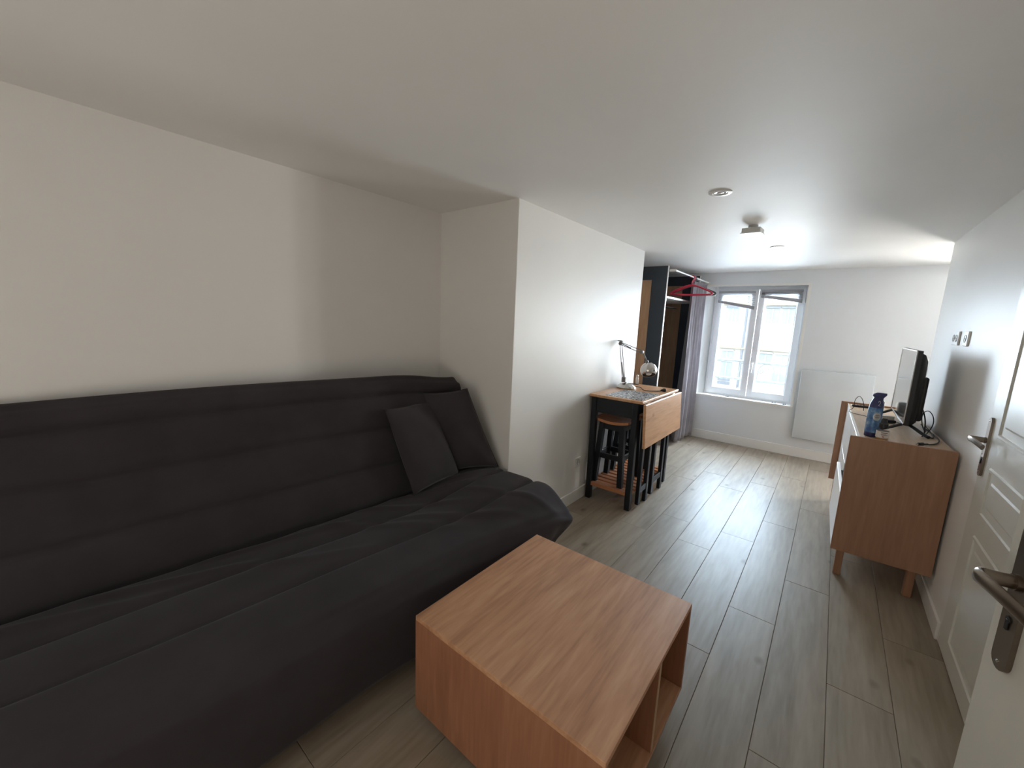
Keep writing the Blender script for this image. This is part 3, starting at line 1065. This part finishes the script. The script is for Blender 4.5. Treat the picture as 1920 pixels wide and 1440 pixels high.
b_ = B()
b_.lathe([(0.082, 0.0), (0.086, 0.010), (0.080, 0.022), (0.060, 0.034), (0.052, 0.044), (0.030, 0.050), (0.001, 0.051)], (0, 0, 0), seg=36)
b_.build('base', 'chrome', lamp, True)
J0, J1, J2, J3, J4 = lp(-1.462, 0.985), lp(-1.520, 1.322), lp(-1.318, 1.262), lp(-1.285, 1.225), lp(-1.262, 1.170)
b_ = B()
b_.cyl((0, 0, 0.045), J0 + Vector((0, 0, 0.01)), 0.009, seg=12)
b_.box(J0.x - 0.018, J0.x + 0.018, J0.y - 0.012, J0.y + 0.012, J0.z - 0.012, J0.z + 0.035, 0.003)
b_.build('pivot', 'lamp_metal', lamp, True)
for nm, A, Bq, off in (('lower_arm', J0, J1, Vector((0.011, 0, 0.0))), ('upper_arm', J1, J2, Vector((0.0, 0, 0.012)))):
    b_ = B()
    for s in (-1, 1):
        b_.cyl(A + off * s, Bq + off * s * 0.9, 0.0035, seg=8)
    mid = (A + Bq) / 2
    b_.cyl(A + off * 0.2 + (Bq - A) * 0.02, mid - off * 0.4, 0.005, seg=8)
    b_.build(nm, 'lamp_metal', lamp, True)
b_ = B()
b_.cyl(J1 + Vector((0, -0.012, 0)), J1 + Vector((0, 0.012, 0)), 0.017, seg=16)
b_.lathe([(0.012, -0.004), (0.026, 0.0), (0.026, 0.006), (0.01, 0.010)], J1 + Vector((-0.004, 0, 0.02)), (0.1, 0, 1), 20)
b_.build('elbow', 'lamp_metal', lamp, True)
b_ = B()
b_.cyl(J2 + Vector((0, -0.012, 0)), J2 + Vector((0, 0.012, 0)), 0.015, seg=16)
b_.tube([J2, J3, J4], 0.006, 8, smooth=1)
b_.cyl(J4 + Vector((-0.008, 0, 0.022)), J4 + Vector((0.010, 0, -0.03)), 0.013, 0.018, seg=16)
b_.build('neck', 'lamp_metal', lamp, True)
sc_, sr = lp(-1.243, 1.108), 0.070
prof = []
for i in range(25):
    a = math.pi * (0.02 + 0.70 * i / 24)
    prof.append((sr * math.sin(a), sr * math.cos(a)))
for i in range(24, -1, -1):
    a = math.pi * (0.02 + 0.70 * i / 24)
    prof.append(((sr - 0.0025) * math.sin(a), (sr - 0.0025) * math.cos(a)))
b_ = B()
b_.lathe(prof, sc_, (-0.30, 0.42, 0.90), 40)
b_.build('shade', 'chrome', lamp, True)
b_ = B()
b_.lathe([(0.001, -0.05), (0.022, -0.04), (0.028, -0.015), (0.022, 0.01), (0.012, 0.03), (0.012, 0.06)], sc_, (-0.30, 0.42, 0.90), 20)
b_.build('bulb', 'white_pl', lamp, True)

cord = B()
cord.tube([(-0.075, 0.0, 0.006), (-0.083, 0.05, 0.006), (-0.06, 0.12, 0.004), (0.02, 0.165, 0.004), (0.10, 0.13, 0.004), (0.14, 0.03, 0.004), (0.20, -0.015, 0.004), (0.265, 0.045, 0.004), (0.295, 0.085, 0.006)], 0.0032, 8, smooth=3)
cord.build('cord', 'rubber', lamp, True)
b_ = B()
pd = Vector((0.62, 0.78, 0)).normalized()
p0 = Vector((0.292, 0.082, 0.012))
b_.cyl(p0, p0 + pd * 0.03, 0.006, 0.016, seg=14)
b_.cyl(p0 + pd * 0.03, p0 + pd * 0.042, 0.017, 0.017, seg=14)
pl_ = b_.build('plug', 'rubber', lamp, True)
b_ = B()
sd = Vector((-pd.y, pd.x, 0))
for s in (-1, 1):
    b_.cyl(p0 + pd * 0.042 + sd * 0.009 * s, p0 + pd * 0.060 + sd * 0.009 * s, 0.0024, seg=8)
b_.build('pin', 'chrome', pl_, True)

bo = thing('pump_bottle', 'small white bottle at the far back corner of the pine table', 'bottle', (-1.478, 3.825, TZ + 0.004))
B().lathe([(0.013, 0), (0.014, 0.004), (0.014, 0.055), (0.010, 0.065)], seg=18).build('body', 'white_pl', bo, True)
B().lathe([(0.009, 0.063), (0.010, 0.066), (0.010, 0.085), (0.006, 0.095)], seg=16).build('cap', 'chrome', bo, True)
dish = tag(B().lathe([(0.034, 0), (0.036, 0.002), (0.036, 0.004)], seg=24).build('coaster', 'plastic_black', None, True), 'thin dark round coaster under the small white bottle', 'coaster')
dish.location = (-1.490, 3.818, TZ)

# ------------------------------------------------------------------ wardrobe niche
wd = thing('open_wardrobe', 'open wardrobe with dark panels and wood inlay beyond the white wall', 'wardrobe', (-1.88, 5.07, 0))
WX, WY = -1.88, 5.07


def Wb(x0, x1, y0, y1, z0, z1, bev=0.0):
    return B().box(x0 - WX, x1 - WX, y0 - WY, y1 - WY, z0, z1, bev)


for (ya, yb, zt_, xf) in ((4.39, 4.41, 2.122, -1.475), (5.735, 5.755, 2.16, -1.50)):
    sp = Wb(-2.295, xf, ya, yb, 0.0, zt_).build('side_panel', 'dark_panel', wd)
    Wb(xf, xf + 0.006, ya - 0.002, yb + 0.002, 0.0, zt_).build('edge_strip', 'white_lac', sp)
    xi = -1.635 if ya < 5 else -1.705
    Wb(-2.20, xi, ya - 0.004, ya, 0.10, 1.98 if ya < 5 else 2.035).build('wood_inlay', 'inlay', sp)
Wb(-2.285, -1.505, 4.41, 5.735, 1.80, 1.820).build('shelf', 'white_lac', wd)
Wb(-2.295, -2.280, 4.41, 5.735, 0.0, 2.12).build('back_panel', 'dark_panel', wd)
Wb(-1.60, -1.54, 5.66, 5.735, 0.0, 0.07).build('foot', 'dark_panel', wd)
b_ = B()
b_.cyl((-1.74 - WX, 4.41 - WY, 1.73), (-1.74 - WX, 5.735 - WY, 1.73), 0.013, seg=14)
b_.build('hanging_rod', 'chrome', wd, True)
# curtain rail and curtain
RX, RZ = -1.405, 2.076
rail = thing('curtain_rail', 'thin white curtain rail across the wardrobe opening', 'rail', (RX, 5.09, RZ))
B().cyl((0, -0.674, 0), (0, 0.705, 0), 0.008, seg=12).build('rod', 'white_lac', rail, True)
B().lathe([(0.02, 0), (0.02, 0.006), (0.01, 0.01)], (0, 0.709, 0), (0, -1, 0), 16).build('bracket', 'white_lac', rail, True)
b_ = B()
b_.box(-0.06, 0.01, -0.676, -0.666, -0.012, 0.012, 0.001)
b_.build('bracket', 'white_lac', rail)
cu = thing('curtain', 'grey lilac curtain bunched at the window end of the wardrobe', 'curtain', (-1.45, 5.45, 0))
rows = []
NZ = 40
NY = 150
for i in range(NZ + 1):
    z = 0.03 + (2.045 - 0.03) * i / NZ
    row = []
    for j in range(NY + 1):
        u = j / NY
        gather = 0.92 + 0.08 * (1 - i / NZ)
        y = -0.29 + 0.60 * u
        y = y * gather
        amp = 0.036 + 0.012 * math.sin(z * 2.1 + 1)
        ph = u * 2 * math.pi * 4.5 + 0.5 * math.sin(z * 1.3 + u * 9)
        x = amp * math.sin(ph) + 0.010 * math.sin(ph * 2.1 + z)
        x += 0.02 - 0.03 * (1 - i / NZ) * (1 - u)
        row.append((x, y + 0.012 * math.cos(ph), z))
    rows.append(row)
b_ = B()
b_.grid(rows)
co = b_.build('cloth', 'curtain', cu, 'all')
sm = co.modifiers.new('thickness', 'SOLIDIFY')
sm.thickness = 0.0025
for j in range(8):
    B().tube([(0.025 + 0.014 * math.cos(a * math.pi / 6), -0.24 + 0.07 * j, 2.078 + 0.016 * math.sin(a * math.pi / 6)) for a in range(12)], 0.002, 6, closed=True).build('ring', 'chrome', cu, True)


# clothes hangers on the curtain rail
def hanger(label, y, mat, rz, dz=0.0, width=0.46):
    t = thing('clothes_hanger', label, 'hanger', (RX, y, RZ), rz, 'clothes hangers on the curtain rail')
    h = width / 2
    b_ = B()
    b_.tube([(0, 0, -0.095), (-0.05, 0, -0.102), (-h + 0.02, 0, -0.170), (-h, 0, -0.190), (-h + 0.012, 0, -0.205), (h - 0.012, 0, -0.205), (h, 0, -0.190), (h - 0.02, 0, -0.170), (0.05, 0, -0.102)],
            0.0095, 10, closed=True, smooth=2)
    b_.build('frame', mat, t, True)
    b_ = B()
    hk = [(0, 0, -0.095), (0, 0, -0.060), (0.004, 0, -0.050)]
    for i in range(11):
        a = -0.35 * math.pi + i / 10 * 1.30 * math.pi
        hk.append((0.024 * math.cos(a), 0, -0.0128 + 0.025 * math.sin(a)))
    b_.tube(hk, 0.0055, 10, smooth=1)
    b_.build('hook', mat, t, True)
    return t


hanger('foremost of the two red clothes hangers on the rail', 5.05, 'red', R(6))
hanger('second red clothes hanger just behind the foremost red one', 5.10, 'red', R(-3))
hanger('dark grey clothes hanger behind the red hangers', 5.15, 'hanger_grey', R(-5), width=0.51)
rg = thing('ring_hanger', 'clear plastic ring hanger hanging inside the wardrobe', 'hanger', (-1.74, 4.95, 1.745))
B().tube([(0.075 * math.cos(i * math.pi / 16), 0.01, -0.20 + 0.075 * math.sin(i * math.pi / 16)) for i in range(32)], 0.004, 8, closed=True).build('ring', 'clear_pl', rg, True)
B().tube([(0.055 * math.cos(i * math.pi / 16), -0.01, -0.205 + 0.055 * math.sin(i * math.pi / 16)) for i in range(32)], 0.004, 8, closed=True).build('ring', 'white_pl', rg, True)
B().tube([(0, 0, -0.125), (0, 0, -0.04), (0.018, 0, -0.025), (0.019, 0, -0.005), (0.0, 0, 0.006), (-0.019, 0, -0.008)], 0.003, 8, smooth=2).build('hook', 'chrome', rg, True)

# ------------------------------------------------------------------ sideboard
SBR = R(1.2)
sb = thing('sideboard', 'oak sideboard with white drawer fronts against the right wall', 'cabinet', (0.345, 3.81, 0), SBR)


def Sb(x0, x1, y0, y1, z0, z1, bev=0.0):
    return B().box(x0 - 0.345, x1 - 0.345, y0 - 3.81, y1 - 3.81, z0, z1, bev)


SX0, SX1, SY0, SY1, SZ0, SZ1 = 0.122, 0.562, 3.045, 4.575, 0.185, 0.905
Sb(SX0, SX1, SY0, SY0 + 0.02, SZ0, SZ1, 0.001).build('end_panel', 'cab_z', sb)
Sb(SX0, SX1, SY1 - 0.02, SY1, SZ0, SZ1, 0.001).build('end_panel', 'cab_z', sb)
CTOP = SZ1 - 0.014
Sb(SX0 + 0.05, SX1, SY0 + 0.02, SY1 - 0.02, CTOP - 0.02, CTOP).build('top', 'cab_y', sb)
Sb(SX0 + 0.044, SX0 + 0.05, SY0 + 0.02, SY1 - 0.02, CTOP - 0.02, CTOP).build('top_edge', 'white_lac', sb)
Sb(SX0 + 0.05, SX1, SY0 + 0.02, SY1 - 0.02, SZ0, SZ0 + 0.02).build('bottom', 'cab_y', sb)
Sb(SX1 - 0.008, SX1, SY0 + 0.02, SY1 - 0.02, SZ0 + 0.02, CTOP - 0.02).build('back_panel', 'white_lac', sb)
zm = 0.545
ym = (SY0 + SY1) / 2
for (ya, yb) in ((SY0 + 0.023, ym - 0.002), (ym + 0.002, SY1 - 0.023)):
    for (za, zb_) in ((SZ0 + 0.004, zm - 0.002), (zm + 0.002, CTOP - 0.023)):
        out = -0.043 if (za < 0.3 and ya < 3.5) else 0.0
        d = Sb(SX0 + 0.044 + out, SX0 + 0.062 + out, ya, yb, za, zb_, 0.0015).build('drawer_front', 'white_lac', sb)
        if out:
            bx = Sb(SX0 + 0.062 + out, SX1 - 0.05, ya + 0.02, ya + 0.032, za + 0.02, zb_ - 0.05)
            bx.box(SX0 + 0.062 + out - 0.345, SX1 - 0.05 - 0.345, yb - 0.032 - 3.81, yb - 0.02 - 3.81, za + 0.02, zb_ - 0.05)
            bx.box(SX0 + 0.062 + out - 0.345, SX1 - 0.05 - 0.345, ya + 0.032 - 3.81, yb - 0.032 - 3.81, za + 0.02, za + 0.03)
            bx.build('drawer_box', 'white_lac', d)
for x in (SX0 + 0.035, SX1 - 0.085):
    for y in (SY0 + 0.06, SY1 - 0.10):
        Sb(x, x + 0.038, y, y + 0.038, 0, SZ0, 0.003).build('leg', 'cab_z', sb)
TOPZ = CTOP + 0.0006

# television
tv = thing('television', 'small flat television with silver bezel standing on the sideboard', 'television', (0.405, 3.785, TOPZ))
TY0, TY1 = 3.425 - 3.785, 4.145 - 3.785
TZ0, TZ1 = 0.055, 0.520
b_ = B()
b_.box(-0.012, 0.012, TY0, TY1, TZ0, TZ1, 0.002)
b_.build('panel', 'plastic_black', tv)
b_ = B()
for (a, c, d, e) in ((TY0, TY1, TZ1 - 0.006, TZ1), (TY0, TY1, TZ0, TZ0 + 0.012), (TY0, TY0 + 0.006, TZ0, TZ1), (TY1 - 0.006, TY1, TZ0, TZ1)):
    b_.box(-0.017, -0.011, a, c, d, e, 0.001)
b_.build('bezel', 'bezel', tv)
B().box(-0.0145, -0.012, TY0 + 0.006, TY1 - 0.006, TZ0 + 0.012, TZ1 - 0.006).build('screen', 'screen', tv)
# bulging rear housing
rings = []
b_ = B()
for x, m_ in ((0.012, 0.012), (0.028, 0.02), (0.045, 0.05), (0.052, 0.085)):
    ya, yb, za, zb_ = TY0 + m_, TY1 - m_, TZ0 + m_ * 0.4, TZ1 - m_ * 1.3
    rings.append([b_.bm.verts.new(p) for p in ((x, ya, za), (x, yb, za), (x, yb, zb_), (x, ya, zb_))])
b_.skin(rings)
b_.build('rear_housing', 'plastic_black', tv, True)
B().box(0.045, 0.075, TY0 + 0.10, TY1 - 0.10, TZ0 + 0.02, TZ0 + 0.30, 0.012, 3).build('rear_box', 'plastic_black', tv, True)
for y in (TY0 + 0.06, TY1 - 0.06):
    b_ = B()
    b_.tube([(-0.125, y - 0.075, 0.010), (-0.06, y - 0.02, 0.030), (0.0, y, 0.062), (0.03, y - 0.01, 0.050), (0.075, y - 0.06, 0.020), (0.10, y - 0.10, 0.010)], 0.012, 10, smooth=2, ry=0.009, up=(0, 0, 1))
    b_.build('foot', 'plastic_black', tv, True)
b_ = B()
b_.tube([(0.06, TY0 + 0.25, 0.18), (0.085, TY0 + 0.22, 0.15), (0.10, TY0 + 0.14, 0.08), (0.095, TY0 + 0.08, 0.004), (0.10, TY0 + 0.0, 0.004), (0.13, TY0 - 0.02, 0.004), (0.14, TY0 + 0.20, 0.004), (0.145, TY0 + 0.45, 0.004)], 0.0035, 8, smooth=3)
b_.build('power_cord', 'rubber', tv, True)

# cables and small things on the sideboard
cb = B()
cb.tube([(0.10, 0.25, 0.004), (0.115, 0.10, 0.004), (0.122, 0.0, 0.005), (0.120, -0.15, 0.004), (0.085, -0.27, 0.004), (0.04, -0.33, 0.006)], 0.0034, 8, smooth=3)
cbo = thing('antenna_cable', 'black cable with plug lying behind the television foot', 'cable', (0.43, 3.50, TOPZ))
cb.build('lead', 'rubber', cbo, True)
b_ = B()
b_.cyl((0.045, -0.325, 0.008), (0.022, -0.352, 0.008), 0.006, seg=12)
b_.cyl((0.022, -0.352, 0.010), (0.004, -0.372, 0.010), 0.010, 0.009, seg=14)
b_.build('plug', 'plastic_black', cbo, True)
b_ = B()
b_.cyl((0.0045, -0.3715, 0.010), (-0.006, -0.384, 0.010), 0.0045, seg=12)
b_.build('connector', 'chrome', cbo, True)
c3 = thing('looped_cable', 'thin black cable looping up beside the television back', 'cable', (0.512, 3.70, TOPZ))
b_ = B()
b_.tube([(-0.03, -0.28, 0.004), (0.0, -0.20, 0.01), (0.035, -0.10, 0.055), (0.04, -0.02, 0.10), (0.02, 0.04, 0.13), (-0.01, 0.02, 0.105), (-0.01, -0.05, 0.04), (0.0, -0.14, 0.004), (0.02, 0.0, 0.004), (0.02, 0.2, 0.004)], 0.0026, 8, smooth=3)
b_.build('lead', 'rubber', c3, True)

fr_ = thing('air_freshener', 'blue spray air freshener with dark blue trigger cap on sideboard', 'spray bottle', (0.236, 3.195, TOPZ))
fr_.scale = (1.1, 1.1, 1.2)
B().lathe([(0.027, 0), (0.030, 0.003), (0.030, 0.022)], seg=28).build('base_ring', 'blue_dark', fr_, True)
B().lathe([(0.030, 0.022), (0.031, 0.05), (0.031, 0.13), (0.028, 0.150)], seg=28).build('body', 'blue_print', fr_, True)
b_ = B()
rings = []
for (cx, rx, ry, z) in ((0, 0.0285, 0.0285, 0.148), (0.001, 0.028, 0.027, 0.165), (0.002, 0.022, 0.021, 0.185), (0.004, 0.020, 0.018, 0.198), (0.004, 0.027, 0.017, 0.206), (0.008, 0.028, 0.016, 0.214), (0.014, 0.020, 0.010, 0.222)):
    rings.append([b_.bm.verts.new((cx + rx * math.cos(a * math.pi / 12), ry * math.sin(a * math.pi / 12), z)) for a in range(24)])
b_.skin(rings)
b_.build('cap', 'blue_dark', fr_, True)


def on_cyl(b_, poly, r):
    """poly of (angle, z) laid on a cylinder of radius r about z, facing the room's near side"""
    n = len(poly)
    o_ = [b_.bm.verts.new((r * math.cos(a), r * math.sin(a), z)) for a, z in poly]
    b_.bm.faces.new(o_)


b_ = B()
A0 = R(-72)
rows = [[(0.0316 * math.cos(A0 + 0.55 * math.cos(t) * s), 0.0316 * math.sin(A0 + 0.55 * math.cos(t) * s), 0.105 + 0.020 * math.sin(t) * s) for t in [i * math.pi / 12 for i in range(25)]] for s in (0.02, 0.35, 0.7, 1.0)]
b_.grid(rows)
b_.build('oval_label', 'silver', fr_, True)
b_ = B()
for z, wd_ in ((0.110, 0.33), (0.104, 0.40), (0.099, 0.30)):
    b_.grid([[(0.0319 * math.cos(A0 - wd_ + 2 * wd_ * i / 8), 0.0319 * math.sin(A0 - wd_ + 2 * wd_ * i / 8), z + dz) for i in range(9)] for dz in (0, 0.0022)])
b_.build('label_print', 'ink', fr_)
# the figure 2 on the cap, as flat print bent round it
b_ = B()
two = [(-0.20, 0.176), (-0.18, 0.181), (-0.05, 0.184), (0.09, 0.181), (0.11, 0.176), (0.02, 0.170), (-0.12, 0.164), (-0.20, 0.160), (0.12, 0.160)]
pts = []
for a, z in two:
    t_ = (z - 0.165) / 0.02
    rad = 0.0285 - 0.0065 * max(0, t_) + 0.0012
    pts.append((0.002 + rad * math.cos(A0 + a), rad * math.sin(A0 + a), z))
b_.tube(pts, 0.0011, 6, smooth=1)
b_.build('figure_print', 'silver', fr_, True)

pb = thing('dropper_bottle', 'small clear bottle with black cap in front of the air freshener', 'bottle', (0.278, 3.118, TOPZ))
pb.scale = (1.22, 1.22, 1.3)
B().lathe([(0.021, 0), (0.023, 0.003), (0.023, 0.046), (0.019, 0.055), (0.010, 0.058)], seg=24).build('body', 'clear_pl', pb, True)
B().lathe([(0.0205, 0.002), (0.0205, 0.018)], seg=24).build('liquid', 'amber', pb, True)
B().lathe([(0.0234, 0.014), (0.0234, 0.044)], seg=24, caps=False).build('label', 'label', pb, True)
b_ = B()
for z, h_, a0, a1 in ((0.036, 0.003, -0.6, 0.5), (0.030, 0.002, -0.6, 0.2), (0.026, 0.002, -0.5, 0.6)):
    b_.grid([[(0.0237 * math.cos(A0 + a0 + (a1 - a0) * i / 8), 0.0237 * math.sin(A0 + a0 + (a1 - a0) * i / 8), z + dz) for i in range(9)] for dz in (0, h_)])
b_.build('label_print', 'ink', pb)
b_ = B()
b_.grid([[(0.0238 * math.cos(A0 - 0.35 + 0.3 * i / 4), 0.0238 * math.sin(A0 - 0.35 + 0.3 * i / 4), 0.018 + dz) for i in range(5)] for dz in (0, 0.004)])
b_.build('label_mark', 'red_ink', pb)
B().lathe([(0.0165, 0.058), (0.0165, 0.076), (0.012, 0.080), (0.010, 0.097), (0.0085, 0.100)], seg=20).build('cap', 'plastic_black', pb, True)

rm = B()
rm.box(-0.075, 0.075, -0.019, 0.019, 0, 0.016, 0.006, 3)
rmo = thing('remote_control', 'black remote control lying at the far end of the sideboard', 'remote control', (0.245, 4.40, TOPZ), R(8))
rm.build('body', 'plastic_black', rmo, True)
b_ = B()
for i in range(6):
    for j in range(3):
        b_.cyl((-0.055 + 0.02 * i, -0.010 + 0.01 * j, 0.016), (-0.055 + 0.02 * i, -0.010 + 0.01 * j, 0.0175), 0.003, seg=8)
b_.build('buttons', 'rubber', rmo)
rt = thing('set_top_box', 'dark grey rounded box standing behind the air freshener', 'electronics', (0.315, 4.20, TOPZ))
B().box(-0.04, 0.04, -0.03, 0.03, 0, 0.105, 0.016, 4).build('body', 'hanger_grey', rt, True)
B().box(-0.03, 0.03, -0.033, -0.030, 0.02, 0.085, 0.001).build('front', 'plastic_black', rt)
B().box(-0.044, -0.040, -0.02, 0.02, 0.055, 0.10, 0.001).build('stripe', 'chrome', rt)
ad = thing('power_adapter', 'white power adapter with thin cable on the sideboard', 'adapter', (0.355, 3.93, TOPZ), R(20))
B().box(-0.04, 0.04, -0.02, 0.02, 0, 0.028, 0.004, 2).build('body', 'white_pl', ad, True)
B().tube([(-0.038, 0, 0.012), (-0.08, 0.01, 0.004), (-0.13, 0.06, 0.004), (-0.165, 0.16, 0.004), (-0.13, 0.24, 0.004), (-0.09, 0.27, 0.02), (-0.085, 0.29, 0.09), (-0.05, 0.30, 0.125), (-0.02, 0.29, 0.06), (-0.02, 0.28, 0.004)], 0.0022, 8, smooth=3).build('lead', 'rubber', ad, True)
pb2 = B()
pb2.box(-0.07, 0.07, -0.022, 0.022, 0, 0.020, 0.005, 2)
pbo = thing('media_stick', 'flat black gadget lying beside the white power adapter', 'electronics', (0.325, 3.80, TOPZ), R(14))
pb2.build('body', 'plastic_black', pbo, True)
B().tube([(0.068, 0, 0.01), (0.10, -0.02, 0.004), (0.12, -0.06, 0.004), (0.05, -0.08, 0.004), (0.0, -0.05, 0.004)], 0.002, 8, smooth=3).build('lead', 'rubber', pbo, True)

# ------------------------------------------------------------------ wall fittings
ph = thing('panel_heater', 'flat white electric panel heater on the wall right of the window', 'heater', (0.055, 5.765, 0.62))
B().box(-0.325, 0.325, -0.025, 0.0, -0.38, 0.44, 0.006, 3).build('front_plate', 'heater', ph, True)
b_ = B()
for x in (-0.2, 0.2):
    b_.box(x - 0.02, x + 0.02, 0.0, 0.0345, -0.3, 0.36)
b_.build('bracket', 'white_pl', ph)


def socket_plate(name, label, loc, face, wells, w_=0.082, h_=0.082, group=None):
    """face=+1 looks to +x, -1 looks to -x"""
    t = thing(name, label, 'socket', loc, 0, group)
    f = face
    xs = sorted((0, f * 0.010))
    B().box(xs[0], xs[1], -w_ / 2, w_ / 2, -h_ / 2, h_ / 2, 0.002).build('plate', 'white_pl', t)
    for (dy) in wells:
        q = B()
        q.lathe([(0.021, 0.0), (0.021, 0.0012), (0.018, 0.0012), (0.018, 0.0003), (0.001, 0.0003)], (f * 0.010, dy, 0), (f, 0, 0), 24)
        wl = q.build('well', 'white_pl', t, True)
        q = B()
        for s in (-1, 1):
            q.lathe([(0.0027, 0), (0.0027, 0.0006)], (f * 0.0104, dy + s * 0.0095, 0), (f, 0, 0), 10)
        q.build('hole', 'rubber', wl)
        q = B()
        q.tube([(f * 0.0114, dy + 0.0215 * math.cos(a * math.pi / 16), 0.0215 * math.sin(a * math.pi / 16)) for a in range(32)], 0.0012, 6, closed=True)
        q.build('rim', 'blind', wl, True)
    return t


socket_plate('wall_socket', 'white wall socket low on the white wall near the drop leaf table', (XP, 2.855, 0.345), 1, (0,))
socket_plate('wall_socket', 'double white socket plate high on right wall, farther one', (XR, 3.735, 1.495), -1, (-0.036, 0.036), 0.155, 0.086, 'sockets high on the right wall')
socket_plate('wall_socket', 'single white socket plate high on right wall, nearer one', (XR, 3.475, 1.495), -1, (0,), 0.10, 0.086, 'sockets high on the right wall')


def downlight(label, x, y, r):
    t = thing('ceiling_downlight', label, 'ceiling light', (x, y, ZC), 0, 'round recessed ceiling lights')
    B().lathe([(r, 0), (r, -0.003), (r * 0.93, -0.006), (r * 0.66, -0.006), (r * 0.60, -0.001)], seg=36).build('trim_ring', 'white_pl', t, True)
    B().lathe([(r * 0.62, -0.0012), (r * 0.50, -0.0042), (r * 0.34, -0.0018)], seg=30).build('reflector', 'mirror_in', t, True)
    B().lathe([(r * 0.34, -0.0018), (r * 0.2, -0.004), (0.001, -0.0045)], seg=24).build('lens', 'lens', t, True)


downlight('round recessed ceiling spot, the one nearer the camera', -0.575, 2.40, 0.056)
downlight('round recessed ceiling spot, the one nearer the window', -0.497, 4.16, 0.053)
sp = thing('ceiling_spot', 'square white surface ceiling spot between the two round ones', 'ceiling light', (-0.545, 3.255, ZC), R(-4))
B().cyl((0, 0, 0), (0, 0, -0.03), 0.03, seg=24).build('mount', 'mirror_in', sp, True)
B().box(-0.056, 0.056, -0.056, 0.056, -0.052, -0.022, 0.003).build('housing', 'lens', sp)
B().box(-0.062, 0.062, -0.062, 0.062, -0.060, -0.052, 0.002).build('face_plate', 'white_pl', sp)
B().lathe([(0.036, -0.060), (0.036, -0.0625), (0.027, -0.0625), (0.020, -0.0605)], seg=30).build('ring', 'mirror_in', sp, True)
B().lathe([(0.024, -0.0604), (0.001, -0.0620)], seg=24).build('lens', 'lens', sp, True)

# small fittings lying on the window sill
for i, (x, y, lb) in enumerate(((-1.03, 5.86, 'small grey blind clip on the sill below the left sash'), (-0.505, 5.86, 'small grey blind clip on the sill below the right sash'),
                                (-0.395, 5.835, 'small grey blind clip at the right end of the window sill'))):
    t = thing('blind_clip', lb, 'clip', (x, y, WZ0 + 0.004), 0.4 * i, 'clips on the window sill')
    B().box(-0.022, -0.006, -0.008, 0.008, 0, 0.012, 0.002).build('body', 'blind', t)
    B().box(0.006, 0.020, -0.007, 0.007, 0, 0.010, 0.002).build('body', 'blind', t)
    B().box(-0.006, 0.006, -0.002, 0.002, 0, 0.004).build('bridge', 'blind', t)
